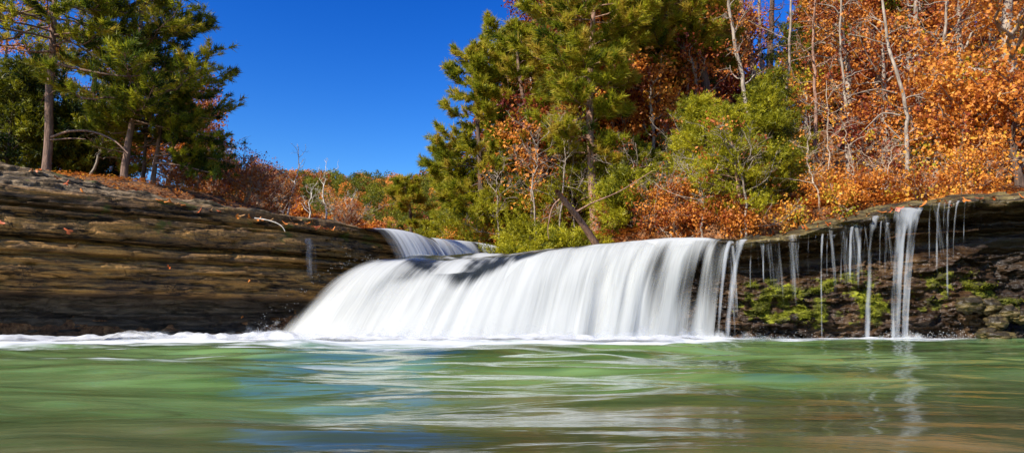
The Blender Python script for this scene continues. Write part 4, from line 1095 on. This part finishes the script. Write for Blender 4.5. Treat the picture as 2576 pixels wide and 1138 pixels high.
rpine(306, 1500, 600, 18.5, [(1490, 450), (1485, 250), (1490, 80), (1495, -80), (1500, -240)], .14, .22, (1.3, 1.6, 1.9, 2.1, 2.0, 1.4), 72, .23, .70, 'bark_red', 'massive feathery pine reaching past the picture top, centre of the woods', twigs=10, skew=(-.1, -.2))
rpine(307, 1690, 420, 20.5, [(1668, 330), (1650, 250), (1640, 150), (1655, 132)], .17, .60, (1.2, 1.4, 1.0), 14, .19, .5, 'bark_red', 'stout brown leaning trunk with a bent top and few needles', twigs=7, stubs=10, rtop=.6)
rpine(308, 1800, 300, 20.3, [(1770, 190), (1725, 135), (1680, 110), (1682, 40), (1680, -120)], .15, .50, (1.6, 2.2, 2.2, 1.4), 40, .22, .78, 'bark_dark', 'dark crooked pine whose trunk bends sharply up to the left', twigs=10, rtop=.5, stubs=3)
rpine(309, 1590, 600, 24, [(1585, 420), (1580, 240), (1585, 60), (1590, -150)], .15, .32, (1.6, 2.0, 2.2, 2.0, 1.2), 36, .23, .66, 'bark_red', 'broad pine behind the massive feathery one', twigs=10)
rpine(311, 1770, 400, 21.5, [(1765, 260), (1762, 120), (1756, -20), (1750, -150)], .10, .42, (1.1, 1.4, 1.3, .8), 34, .22, .74, 'bark_red', 'slim tall pine between the bent pine and the slender leaning trunk', twigs=9)
rpine(310, 1400, 600, 23.5, [(1405, 420), (1410, 240), (1420, 80), (1430, -90)], .13, .35, (1.4, 1.8, 1.8, 1.0), 26, .22, .68, 'bark_red', 'pine between the exposed crooked trunk and the massive feathery one', twigs=9)
for i, (x, y, Y, h, rd, tn, lab) in enumerate([
        (1300, 620, 17.5, .9, .8, .65, 'low bright green bush hanging by the end of the far cascade'), (1430, 625, 17.0, 1.3, 1.0, .6, 'low bright green bush below the leaning log'),
        (1180, 600, 22, 1.4, 1.1, .5, 'green bush at the foot of the outermost pine'), (1590, 600, 16.5, 1.4, .8, .5, 'small green cedar behind the main waterfall crest'),
        (1090, 585, 25, 1.2, .9, .55, 'green bush above the lower end of the first cascade'), (1345, 560, 18.5, 1.7, 1.2, .55, 'pale green cedar under the exposed crooked trunk'),
        (1440, 520, 19.5, 2.0, 1.2, .6, 'yellowish cedar behind the leaning log'), (1250, 540, 20.5, 1.8, 1.2, .6, 'rounded green cedar amid the outer pines'),
        (1560, 480, 19, 2.3, 1.1, .55, 'cedar left of the stout brown leaning trunk')]):
    cedar(330 + i, h, rd, .05, tn + .12, 70, .22, per=9, low=.02, top=.3).build('cedar_bush', foot_at(x, y, Y), 'bark_dark', lab, 'evergreen bush', 'low evergreens on the right bank')

# big cedar over the ledge and companions
f, p = traced(1866, 572, 14.2, [(1850, 470)])
cedar(350, 2.5, .92, .055, .70, 54, .16, lean=(-.22, .1), per=17, top=.14, low=.05, loose=.8).build('cedar_tree', f, 'bark_red', 'big bright green cedar with a thin reddish stem behind the ledge lip', 'cedar tree')
for i, (x, y, Y, h, rd, tn, lab) in enumerate([(1785, 520, 15.6, 2.7, .75, .80, 'smaller yellow green cedar crowding the big bright one on its left'), (1935, 530, 15.2, 2.75, .7, .55, 'slender cedar leaning on the right of the big bright one'), (1945, 470, 17.5, 3.4, 1.0, .5, 'deep green cedar right behind the big bright one'), (1985, 330, 22, 5.2, 1.3, .28, 'narrow dark evergreen reaching the picture top beside the blue gap'),
                                               (2360, 330, 20, 2.2, 1.2, .5, 'green cedar glimpsed amid the orange oaks'), (1760, 500, 18, 2.7, 1.1, .6, 'yellow green cedar left behind the big bright one'), (1640, 520, 18.5, 1.7, 1.0, .5, 'bushy cedar beneath the stout brown leaning trunk')]):
    cedar(355 + i, h, rd, .07, tn, 80, .19, per=13, loose=.7, top=.12).build('cedar_tree', foot_at(x, y, Y), 'bark_dark', lab, 'cedar tree', 'cedars on the right bank')

# fallen leaning log
f = P(1495, 606, 15.5)
t = Tree(360)
t.w.add(curve([P(a, b, 15.5 - .2 * i) - f for i, (a, b) in enumerate([(1500, 615), (1470, 570), (1440, 530), (1412, 496), (1400, 480)])], 16), np.linspace(.085, .05, 16), 8)
t.w.add(curve([P(a, b, 15.0) - f for a, b in [(1412, 497), (1390, 520), (1378, 570), (1380, 600)]], 12), np.linspace(.022, .008, 12), 5)
t.w.add(curve([P(a, b, 15.2) - f for a, b in [(1445, 535), (1490, 510), (1560, 480), (1640, 430)]], 12), np.linspace(.025, .008, 12), 5)
t.build('leaning_log', f, 'bark_red', 'dead log leaning left up from the bank, with a drooping bare limb', 'log')

# tall bare trunks on the slope
G_TR = 'tall bare trunks on the slope'
for i, (x, y, Y, pts, r, bk, lab) in enumerate([
        (1893, 395, 17.0, [(1886, 330), (1868, 210), (1852, 100), (1840, 0), (1828, -120)], .065, 'bark_grey', 'long slender leaning trunk rising behind the big cedar'),
        (1908, 300, 25, [(1900, 200), (1888, 100), (1876, 20), (1870, -120)], .16, 'bark_red', 'thick reddish sunlit trunk right of the slender leaning one'),
        (1936, 260, 26, [(1930, 150), (1928, 50), (1927, -120)], .16, 'bark_dark', 'dark straight trunk against the blue gap'),
        (1916, 270, 27, [(1912, 150), (1908, 40), (1904, -120)], .09, 'bark_grey', 'thin grey trunk squeezed between the reddish and the dark one'),
        (1600, 420, 24, [(1596, 350), (1585, 250), (1580, 120)], .09, 'bark_dark', 'dark slim trunk left of the stout brown one'),
        (1775, 330, 25, [(1760, 260), (1745, 180), (1735, 60), (1720, -80)], .12, 'bark_dark', 'dark leaning trunk in the shade behind the bent pine'),
        (2315, 330, 20, [(2305, 200), (2308, 100), (2300, -100)], .12, 'bark_grey', 'pale blotched trunk half hidden in orange leaves'),
        (1480, 380, 22, [(1475, 250), (1470, 100), (1468, -60)], 0.055, 'bark_grey', 'slim grey trunk rising left of the massive pine'),
        (1545, 400, 21, [(1550, 260), (1545, 100), (1550, -60)], 0.06, 'bark_red', 'slim reddish trunk just right of the massive pine'),
        (1735, 330, 20.5, [(1725, 230), (1728, 100), (1722, -60)], 0.05, 'bark_grey', 'thin pale trunk in the russet shade left of the slender leaning one'),
        (1980, 400, 19, [(1975, 280), (1982, 150), (1978, 0), (1975, -80)], 0.05, 'bark_grey', 'thin straight trunk beside the narrow dark evergreen'),
        (2050, 380, 18.5, [(2052, 260), (2046, 120), (2050, -60)], 0.055, 'bark_red', 'slim reddish trunk right of the narrow dark evergreen'),
        (2385, 330, 18, [(2380, 210), (2372, 90), (2368, -60)], 0.06, 'bark_grey', 'slim pale trunk between the blotched one and the stout oak'),
        (1300, 480, 21.5, [(1295, 350), (1300, 220)], 0.05, 'bark_red', 'short slim trunk amid the outer pines'),
        (2150, 470, 18, [(2146, 380), (2140, 300), (2120, 120), (2115, -60)], .05, 'bark_grey', 'thin grey trunk left of the white bark tree')]):
    f, p = traced(x, y, Y, pts)
    broadleaf(370 + i, p, r, .35, 1.4, 12, .3, .1, .17, 1.2, twig=.012, bare=True, rtop=.45, sub=3, fine=2).build('bare_tree', f, bk, lab, 'tree', G_TR)

# white bark tree, saplings
f, p = traced(2276, 440, 14.9, [(2268, 380), (2262, 310), (2250, 210), (2230, 110), (2220, 40), (2212, -40), (2205, -150)])
t = broadleaf(390, p, .052, .2, 1.2, 10, .55, .1, .14, 1.4, twig=.010, bare=True, rtop=.4, sub=4, fine=3, fill=.8)
for pts, r in (([(2262, 290), (2220, 285), (2190, 310), (2160, 340)], .024), ([(2266, 350), (2235, 320), (2205, 285)], .02), ([(2255, 235), (2200, 225), (2120, 245)], .02)):
    t.w.add(curve([P(a, b, 14.7) - f for a, b in pts], 12), np.linspace(r, r * .3, 12), 5)
t.build('white_bark_tree', f, 'bark_grey', 'tall white barked tree with bare spreading limbs among the orange oaks', 'tree')
G_S2 = 'bare pale saplings behind the right ledge'
for i, (x, y, Y, pts, lab) in enumerate([
        (2060, 530, 14.0, [(2044, 460), (2030, 400), (2016, 340)], 'bare cream sapling leaning left, with a fan of fine branches'),
        (2155, 520, 14.4, [(2150, 450), (2135, 370), (2128, 310)], 'pale sapling with a knobbly bend left of the white bark tree'),
        (2078, 470, 16.0, [(2085, 400), (2080, 300), (2080, 200)], 'upright thin sapling behind the fan branched one'),
        (2230, 520, 14.2, [(2222, 450), (2216, 370)], 'stick thin sapling at the foot of the white bark tree'),
        (2218, 515, 14.6, [(2205, 440), (2196, 400)], 'small slanted twig like sapling beside the stick thin one'),
        (1990, 480, 15.6, [(1970, 410), (1935, 350)], 'grey leafless sapling arching left over the cedar')]):
    f, p = traced(x, y, Y, pts)
    broadleaf(400 + i, p, .022, .2, 1.05, 9, .75, .1, .16, .3, twig=.0055, bare=True, rtop=.25, sub=4, fine=3, up=.35).build('bare_sapling', f, 'twig', lab, 'bare tree', G_S2)

# orange oaks
G_OAK = 'orange oaks on the right bank'
oaks = [
    (2545, 300, 17.5, [(2540, 200), (2535, 80), (2530, -60), (2520, -200)], .24, .2, 2.4, 22, .60, 'bark_grey', 'stout pale trunked oak at the right picture edge'),
    (2560, 440, 14.9, [(2556, 400), (2562, 330), (2570, 250)], .11, .25, 1.7, 20, .58, 'bark_dark', 'dark trunked low oak above the right end of the ledge'),
    (2440, 440, 15.6, [(2440, 380), (2430, 290), (2420, 200)], .08, .15, 1.6, 24, .64, 'bark_grey', 'glowing orange young oak in the middle of the right oaks'),
    (2350, 440, 16.6, [(2352, 360), (2345, 250), (2340, 150)], .09, .12, 1.5, 22, .60, 'bark_grey', 'orange oak just right of the white bark tree'),
    (2410, 300, 19.5, [(2405, 180), (2400, 60), (2400, -80)], .15, .2, 2.1, 24, .62, 'bark_grey', 'tall orange oak behind the glowing young one'),
    (2130, 330, 19.5, [(2130, 200), (2120, 90), (2115, -60)], .12, .35, 1.9, 24, .56, 'bark_grey', 'orange oak with high boughs left of the white bark tree'),
    (2230, 400, 18.5, [(2225, 280), (2215, 180), (2210, 60)], .1, .12, 1.7, 22, .44, 'bark_grey', 'rust red oak directly behind the white bark tree'),
    (2180, 440, 17.0, [(2175, 390), (2170, 320)], .06, .1, 1.3, 18, .50, 'bark_grey', 'low orange brown oak behind the knobbly sapling'),
    (2500, 250, 21, [(2490, 100), (2480, -60)], .16, .1, 2.2, 22, .66, 'bark_grey', 'yellow orange oak behind the stout pale trunk'),
    (2290, 260, 22, [(2285, 120), (2280, -60)], .14, .1, 2.2, 22, .50, 'bark_grey', 'rusty oak high behind the white bark tree'),
    (2030, 420, 20, [(2030, 330), (2025, 240)], .08, .1, 1.5, 16, .86, 'bark_grey', 'sparse yellow leaved tree right of the dark evergreen'),
    (1345, 380, 25, [(1340, 200), (1345, 60), (1350, -20)], .1, .3, 1.5, 20, .22, 'bark_grey', 'dark red tree showing between the tall outer pines'),
    (1400, 400, 25, [(1400, 300), (1390, 150), (1380, 20)], .1, .25, 1.6, 20, .36, 'bark_grey', 'orange red tree left of the massive feathery pine'),
    (1620, 330, 26, [(1620, 250), (1620, 160)], .1, .1, 1.8, 22, .45, 'bark_grey', 'orange tree behind the stout brown trunk'),
    (1800, 330, 29, [(1800, 150), (1790, 20)], .12, .15, 2.2, 24, .18, 'bark_dark', 'wine red tree in the shade behind the tall bare trunks'),
    (2680, 430, 15.8, [(2680, 330), (2670, 200)], .09, .12, 1.6, 20, .58, 'bark_grey', 'orange oak whose boughs enter from beyond the right picture edge'),
    (1640, 330, 19.6, [(1640, 260), (1638, 180)], .06, .1, 1.4, 20, .50, 'bark_grey', 'orange small oak in front of the shade beside the stout brown trunk'),
    (1745, 300, 20.0, [(1748, 220), (1742, 130), (1740, 40)], .07, .1, 1.5, 22, .42, 'bark_grey', 'rust orange oak between the bent pine and the slender leaning trunk'),
    (1700, 200, 21.5, [(1700, 120), (1705, 20), (1705, -60)], .08, .1, 1.6, 20, .34, 'bark_grey', 'high russet oak under the bent pine crown'),
    (1560, 420, 20.5, [(1560, 330), (1555, 250)], .06, .1, 1.3, 18, .52, 'bark_grey', 'small orange oak showing through the massive feathery pine'),
    (1330, 470, 19.8, [(1335, 380), (1330, 300)], .05, .1, 1.2, 18, .46, 'bark_grey', 'small rust oak in the gap right of the tall pointed pine'),
    (1860, 250, 24, [(1860, 150), (1850, 40)], .08, .1, 1.6, 18, .40, 'bark_grey', 'rust oak between the slender leaning and the reddish trunk'),
    (1720, 380, 23, [(1722, 330), (1725, 270)], .07, .1, 1.4, 18, .10, 'bark_dark', 'deep crimson small tree right of the stout brown trunk')]
for i, (x, y, Y, pts, r, st, rc, nl, tn, bk, lab) in enumerate(oaks):
    f, p = traced(x, y, Y, pts)
    nearf = Y < 18.6
    broadleaf(420 + i, p, r, st, rc, int(nl * .85), tn - .05 + (.0 if nearf else -.05) - (.10 if 2000 < x < 2310 else 0), .18, .30 if nearf else .30, 3.4 if nearf else 3.0, twig=.012, sub=5, fill=.6 if tn > .8 or 2000 < x < 2310 else 1.0).build('oak_tree', f, bk, lab, 'oak tree', G_OAK)

# undergrowth along the ledge and the bank
G_UND = 'low leafy shrubs along the right bank'
und = [(2300, 500, 13.6, .62, .75, 'low orange shrub behind the bright water ribbon'), (2380, 490, 13.4, .62, .8, 'orange shrub over the pair of long threads'), (2450, 480, 13.2, .60, .8, 'dense orange shrub above the dark overhang'),
       (2530, 470, 13.0, .60, .85, 'orange shrub at the right end of the ledge'), (2410, 455, 14.2, .66, .9, 'golden shrub behind the orange shrubs'), (2490, 440, 14.3, .63, .9, 'tallest orange shrub below the dark trunked oak'),
       (2060, 520, 14.6, .70, .6, 'yellow orange shrub behind the fan branched sapling'), (2110, 540, 13.9, .80, .4, 'dry tan shrub left of the fan branched sapling'), (2000, 550, 13.9, .82, .55, 'dry greenish shrub behind the wet ledge lip'),
       (2190, 515, 14.0, .55, .5, 'thin orange shrub behind the stacked drips'), (1700, 580, 15.5, .48, .75, 'orange shrub behind the crest at the waterfall right side'), (1650, 585, 15.8, .42, .7, 'rust shrub left of the orange one behind the crest'),
       (1740, 570, 16.2, .40, .8, 'brown shrub under the big cedar'), (1160, 590, 21.5, .84, .8, 'yellow shrub at the foot of the outer pines'), (1235, 590, 20.5, .50, .9, 'orange shrub just right of the yellow one'),
       (1330, 595, 18.5, .34, .8, 'rusty shrub behind the far end of the cascade'), (1540, 590, 17.5, .40, .9, 'rust shrub right of the leaning log'), (1390, 575, 19, .38, .9, 'brown shrub left of the leaning log'),
       (1300, 480, 22, .36, 1.1, 'rusty shrub between the outer pine trunks'), (1530, 440, 21.5, .32, 1.2, 'red brown shrub in the shade by the massive pine'), (1620, 500, 20, .38, 1.0, 'orange brown shrub below the stout trunk'),
       (1790, 588, 14.6, .50, .35, 'low orange brown shrub left of the big cedar foot'), (1830, 585, 14.3, .40, .4, 'dull rust shrub directly behind the big cedar stem'), (1905, 578, 13.7, .60, .5, 'dry tan scrub right of the big cedar foot'), (1955, 568, 13.6, .52, .6, 'dry russet scrub where the cedar and the saplings meet'), (1690, 592, 15.1, .46, .85, 'rust orange shrub closest to the main waterfall crest'), (1745, 590, 14.9, .36, .4, 'brownish low shrub between the crest and the cedar foot'), (1870, 580, 14.1, .55, .35, 'yellow brown scrub tucked under the big cedar'), (2030, 548, 13.3, .62, .6, 'yellowish scrub along the ledge below the fan branched sapling'), (980, 560, 25, .28, .9, 'brown shrub above the first cascade lip'), (1210, 500, 23, .42, 1.0, 'orange shrub behind the outermost pine')]
for i, (x, y, Y, tn, h, lab) in enumerate(und):
    broadleaf(450 + i, [(0, 0, -.15), (.03, 0, h * .5), (.05, 0, h * .9)], .022, .05, h * 1.0, 16, tn - .04, .14, .17, 2.3 if 'dry' not in lab else 1.6, twig=.006, sub=5, up=.6, bare=True, fine=3).build('shrub', foot_at(x, y, Y, .1), 'twig', lab, 'shrub', G_UND)

for i, (x, y, Y, pts, lab) in enumerate([
        (1350, 560, 18.0, [(1345, 480), (1352, 400), (1340, 330)], 'grey leafless sapling beside the exposed crooked trunk'),
        (1405, 560, 18.3, [(1415, 470), (1420, 380), (1430, 310)], 'slim bare sapling left of the massive pine'),
        (1450, 540, 18.8, [(1440, 460), (1455, 380), (1450, 300)], 'twin of bare grey stems before the red brown shade'),
        (1590, 560, 17.5, [(1580, 480), (1592, 400)], 'bare twiggy sapling right of the massive pine'),
        (1660, 575, 16.0, [(1655, 520), (1640, 470)], 'short bare sapling under the stout brown trunk'),
        (1880, 545, 13.9, [(1872, 480), (1850, 420), (1838, 380)], 'bare twiggy sapling growing up through the right side of the big bright cedar'),
        (1765, 560, 14.6, [(1770, 500), (1790, 440)], 'low bare sapling at the left foot of the big bright cedar'),
        (1730, 520, 17.2, [(1745, 440), (1740, 370), (1760, 300)], 'bare pale stem threaded through the yellow green cedar'),
        (1255, 570, 19.5, [(1245, 500), (1250, 430)], 'bare stem amid the outer pines')]):
    f, p = traced(x, y, Y, pts)
    broadleaf(410 + i, p, .028, .15, 1.3, 13, .35, .1, .2, .25, twig=.0075, bare=True, rtop=.25, sub=5, fine=4, up=.5).build('bare_sapling', f, 'bark_grey', lab, 'bare tree', 'bare saplings among the right pines')

# the woods behind: many trees of a few kinds
rng = np.random.default_rng(55)
kinds = []
for i in range(3):
    kinds.append(('autumn_tree', 'bark_grey', 'autumn tree deep in the woods behind the ledge', broadleaf(500 + i, [(0, 0, -.3), (.2, 0, 4), (.1, 0, 8.5)], .13, .15, 2.5, 26, (.16, .36, .26)[i], .12, .32, 6, twig=.018, far=True)))  # dull dark leaf tints stand in for shade deep in the woods
for i in range(2):
    kinds.append(('pine_tree', 'bark_red', 'pine deep in the woods behind the ledge', pine(510 + i, [(0, 0, -.3), (.2, 0, 5), (.1, 0, 11)], .16, .40, (1.8, 2.3, 1.8, .5), 44, .26, .5, .16, far=True, twigs=8)))
kinds.append(('bare_tree', 'bark_grey', 'leafless tree deep in the woods behind the ledge', broadleaf(520, [(0, 0, -.3), (.2, 0, 4), (.3, 0, 9)], .12, .25, 2.2, 18, .3, .1, .2, .5, twig=.018, bare=True, sub=4, fine=3)))
src = {}
n = 0
while n < 88:
    Y = rng.uniform(22, 52); x = rng.uniform(1230, 2700)
    if 1840 < x < 2090 and Y < 60: continue
    p = P(x, 400, Y); p[2] = float(height(p[0], p[1])) - .1
    top = HZ - (p[2] + 8 - CAM_H) / Y * F_PX
    edge = np.interp(x, [1050, 1200, 1320, 1380, 1500], [420, 250, 130, 40, -100])
    if top < edge - 40: continue
    k = int(rng.choice(6, p=[.2, .2, .17, .13, .13, .17]))
    nm, bk, lab, tr = kinds[k]
    if k not in src:
        o = tr.build(nm, p, bk, lab, 'tree', 'woods behind the right ledge'); src[k] = o
    else:
        o = copy_tree(src[k]); o.location = p
    sc = rng.uniform(.75, 1.15); o.scale = (sc, sc, sc); o.rotation_euler.z = rng.uniform(0, 6.28)
    n += 1

# ------------------------------------------------------------------ litter and single fallen leaves
def build_litter():
    rng = np.random.default_rng(66)
    flat = [(v * [1, 1, .12], f) for v, f in T_LEAF]
    C = []
    for q in range(24000):
        Y = 12.2 + rng.exponential(6); X = rng.uniform(-9, 14)
        if q > 15000: X = rng.uniform(2, 10); Y = float(yedge(X)) + rng.uniform(.35, 3)
        d = Y - yedge(X)
        if d < .35 or Y > 40 or (-3.2 < X < 2 and d < 2.2) or (X <= -3.2 and (d < 2.2 or rng.uniform() < .5)): continue
        C.append((X, Y, float(height(X, Y)) + .03))
    C = np.array(C)
    V, F, t = scatter(flat, C, np.tile([0, 0, 1.0], (len(C), 1)) + rng.normal(0, .2, (len(C), 3)), np.full(len(C), .17), rng.normal(.42, .15, len(C)), .1, rng)
    tag(mesh_obj('leaf_litter', V, F, MAT['leaf'], None, {'tint': ('FACE', t)}, smooth=False), 'brown and orange fallen leaves covering the forest floor', kind='stuff')
build_litter()

def project(V):
    q = V - np.array([0, 0, CAM_H])
    d = q[:, 1] * _c + q[:, 2] * _s; u = -q[:, 1] * _s + q[:, 2] * _c
    return CX + F_PX * q[:, 0] / d, CY - F_PX * u / d, d
def surf(V, x, y, r=7.0):
    """nearest seen point of a surface under a photo point"""
    px, py, d = project(V)
    m = np.hypot(px - x, py - y)
    ix = np.nonzero((m < r) & (d > 1))[0]
    return V[ix[np.argmin(d[ix])]] if len(ix) else None
def lobed_leaf(name, s=1.0, seed=0):
    rng = np.random.default_rng(seed); n = 18
    a = np.linspace(0, 2 * math.pi, n, endpoint=False)
    r = (0.55 + 0.28 * np.cos(3 * a) + 0.12 * np.cos(5 * a + 1) + rng.normal(0, .04, n)) * s
    x, y = r * np.cos(a), r * np.sin(a) * .72
    z = 0.5 * (x ** 2) / s - 0.35 * np.abs(y) + rng.normal(0, .03 * s, n)
    V = np.vstack([[0, 0, .02 * s], np.stack([x, y, z], 1)])
    F = np.array([(0, 1 + i, 1 + (i + 1) % n) for i in range(n)])
    return V, F
LM = [flat_mat('orange_leaf', (0.62, 0.20, 0.035), .5), flat_mat('red_leaf', (0.50, 0.11, 0.03), .5), flat_mat('tan_leaf', (0.50, 0.27, 0.10), .6)]
rng = np.random.default_rng(71)
lproto = []
for k in range(3):
    V, F = lobed_leaf('fallen_leaf', .075, k)
    lproto.append(mesh_obj('fallen_leaf', V, F, LM[k], smooth=False))
used = set()
def put_leaf(pt, lab, group=None, sc=1.0, face=False, k=None):
    k = int(rng.integers(0, 3)) if k is None else k
    o = lproto[k] if k not in used else lproto[k].copy()
    if k in used: COL.objects.link(o)
    used.add(k)
    o.location = (pt[0] + (.01 if face else 0), pt[1] - (.025 if face else .01), pt[2] + .02)
    o.rotation_euler = (rng.uniform(.9, 1.6) if face else rng.normal(0.3, .4), rng.normal(0, .4), rng.uniform(0, 6.28))
    o.scale = (sc,) * 3
    for key in ('label', 'category', 'group'):
        if key in o: del o[key]
    tag(o, lab, 'fallen leaf', group)
for x, y, sc, k, lab in [(190, 612, 1.7, 2, 'curled tan oak leaf caught in the deep crack of the cliff face'), (10, 563, 1.3, 1, 'reddish leaf stuck on the cliff face at the left picture edge'), (178, 590, 1.2, 1, 'dull red leaf pressed on the cliff face above the curled tan one'),
                         (432, 668, 1.0, 1, 'small red leaf on the cliff face below the middle crack'), (633, 711, .9, 0, 'small orange leaf on the brown cliff face near the falls'), (617, 803, .9, 0, 'orange leaf on the dark undercut close to the splash')]:
    q = surf(CLIFF_V, x, y, 10)
    if q is not None: put_leaf(q, lab, None, sc, True, k)
for x, y in [(405, 497), (412, 503), (425, 500), (440, 505), (452, 512), (470, 515), (510, 522), (540, 524), (560, 527), (605, 541), (615, 538), (640, 543), (655, 546), (668, 548), (690, 550), (700, 553), (722, 553), (738, 551), (750, 556), (762, 553),
             (772, 560), (780, 556), (790, 563), (796, 558), (805, 566), (812, 562), (820, 570), (826, 566), (835, 570), (845, 572), (800, 570), (815, 574), (785, 553), (860, 573), (885, 577), (80, 425), (100, 424), (105, 428), (90, 430), (150, 440), (170, 455), (222, 472)]:
    q = surf(CLIFF_V, x + rng.normal(0, 3), y + rng.normal(0, 2), 12)
    if q is not None: put_leaf(q, 'orange fallen leaf lying on the left cliff top', 'fallen leaves on the left cliff top', rng.uniform(.8, 1.35))
LV = LEDGE_V.reshape(-1, 3)
for x, y in [(1935, 583), (1940, 578), (2010, 565), (2020, 566), (2075, 555), (2085, 553), (2150, 533), (2160, 532), (2175, 530), (2210, 527), (2225, 524), (2240, 520), (2260, 516), (2285, 513), (2310, 508), (2380, 498), (2420, 492), (2490, 488), (2560, 486), (2100, 545), (2120, 540), (1960, 575), (2050, 560), (2360, 500), (2455, 490)]:
    q = surf(LV, x + rng.normal(0, 3), y + rng.normal(0, 2), 14)
    if q is not None: put_leaf(q, 'rust orange leaf lying on the wet right ledge top', 'fallen leaves on the right ledge', rng.uniform(.9, 1.5), False, int(rng.integers(0, 2)))
q = surf(CLIFF_V, 655, 552, 16)
if q is not None:
    tw = Tubes(); ps = [P(a, b, q[1] - .06) for a, b in [(640, 548), (668, 552), (695, 560), (710, 570), (717, 582)]]
    base = ps[0]
    tw.add(curve([p - base for p in ps], 14), np.linspace(.012, .005, 14), 5)
    V, F = tw.get(); o = mesh_obj('twig', V, F, MAT['bark_white']); o.location = base
    tag(o, 'pale bent twig hanging over the left cliff lip', 'twig')
# stones at the foot of the right overhang
def stone(x, y, Y, s, lab, seed):
    n, k = 30, 44
    th = np.linspace(0, math.pi, n); ph = np.linspace(0, 2 * math.pi, k)
    TH, PH = np.meshgrid(th, ph, indexing='ij')
    d = np.stack([np.sin(TH) * np.cos(PH), np.sin(TH) * np.sin(PH), np.cos(TH)], -1)
    q, _, cid = cells(d[..., 0] * 1.6 + seed, d[..., 1] * 1.6, d[..., 2] * 1.6, seed)
    r = 1 + .35 * (cid - .5) + .22 * fbm(d[..., 0] * 4 + seed, d[..., 1] * 4, d[..., 2] * 6, seed=seed + 3) + .3 * fbm(d[..., 0] * 1.5 + seed, d[..., 1] * 1.5, d[..., 2] * 1.5, seed=seed)
    V = (d * r[..., None] * np.array(s)).reshape(-1, 3)
    z = np.zeros(len(V))
    o = mesh_obj('boulder', V, grid_faces(n, k), MAT['ledge'], None, {'moss': ('POINT', z + .25), 'top': ('POINT', z + .8), 'dark': ('POINT', z)}, smooth=False)
    o.location = P(x, y, Y); tag(o, lab, 'boulder', 'boulders under the right overhang')
for i, a in enumerate([(2515, 847, 10.5, (.22, .16, .09), 'flat tan boulder at the waterline near the right picture edge'), (2480, 838, 10.6, (.12, .12, .10), 'small pale boulder left of the flat tan one'), (2505, 812, 10.7, (.14, .14, .13), 'knobbly boulder above the flat tan one'),
                       (2535, 785, 10.8, (.18, .16, .12), 'mossy pale boulder high under the right overhang'), (2570, 795, 10.7, (.16, .15, .10), 'pale boulder cut by the right picture edge'), (2440, 765, 10.9, (.22, .15, .13), 'mossy broken boulder left of the high pale one'), (2490, 770, 10.85, (.17, .14, .12), 'rough buff boulder in the middle of the pile')]):
    stone(*a, 20 + i)

# ------------------------------------------------------------------ camera, sky, sun
cam = bpy.data.cameras.new('camera'); co = bpy.data.objects.new('camera', cam); COL.objects.link(co)
co.location = (0, 0, CAM_H); co.rotation_euler = (math.pi / 2 + PITCH, 0, 0)
cam.sensor_width = 36.0; cam.lens = F_PX / 2575 * 36.0; cam.clip_end = 3000; cam.clip_start = 0.02
SC.camera = co

SUN_AZ_TO = unit(np.array([-0.765, -0.645])); SUN_EL = R(38)
w = bpy.data.worlds.new('World'); SC.world = w; w.use_nodes = True
nt = w.node_tree; nt.nodes.clear()
sky = nt.nodes.new('ShaderNodeTexSky'); sky.sky_type = 'NISHITA'; sky.sun_disc = False
sky.sun_elevation = SUN_EL; sky.sun_rotation = math.atan2(SUN_AZ_TO[0], SUN_AZ_TO[1])
sky.altitude = 600; sky.air_density = 1.5; sky.dust_density = 0.5; sky.ozone_density = 4.0
hs = nt.nodes.new('ShaderNodeHueSaturation'); hs.inputs['Saturation'].default_value = 1.42; hs.inputs['Value'].default_value = 0.99; hs.inputs['Hue'].default_value = 0.513
bg = nt.nodes.new('ShaderNodeBackground'); bg.inputs['Strength'].default_value = 0.05
wo = nt.nodes.new('ShaderNodeOutputWorld')
nt.links.new(sky.outputs[0], hs.inputs['Color']); gm = nt.nodes.new('ShaderNodeGamma'); gm.inputs['Gamma'].default_value = 1.5
nt.links.new(hs.outputs[0], gm.inputs['Color']); nt.links.new(gm.outputs[0], bg.inputs['Color']); nt.links.new(bg.outputs[0], wo.inputs['Surface'])

sl = bpy.data.lights.new('sun', 'SUN'); sl.energy = 5.0; sl.angle = R(0.53); sl.color = (1.0, 0.93, 0.80)
so = bpy.data.objects.new('sun', sl); COL.objects.link(so)
dirn = Vector((-SUN_AZ_TO[0] * math.cos(SUN_EL), -SUN_AZ_TO[1] * math.cos(SUN_EL), -math.sin(SUN_EL)))
so.rotation_euler = dirn.to_track_quat('-Z', 'Y').to_euler(); so.location = (-20, -10, 20)

SC.view_settings.view_transform = 'Standard'; SC.view_settings.look = 'None'; SC.view_settings.gamma = 1.0
SC.view_settings.use_curve_mapping = False; SC.view_settings.exposure = 0.75
SC.render.engine = 'CYCLES'
cy = SC.cycles
cy.use_denoising = True; cy.max_bounces = 8; cy.diffuse_bounces = 3; cy.glossy_bounces = 3; cy.transmission_bounces = 4; cy.transparent_max_bounces = 20
cy.caustics_reflective = False; cy.caustics_refractive = False; cy.sample_clamp_indirect = 6.0
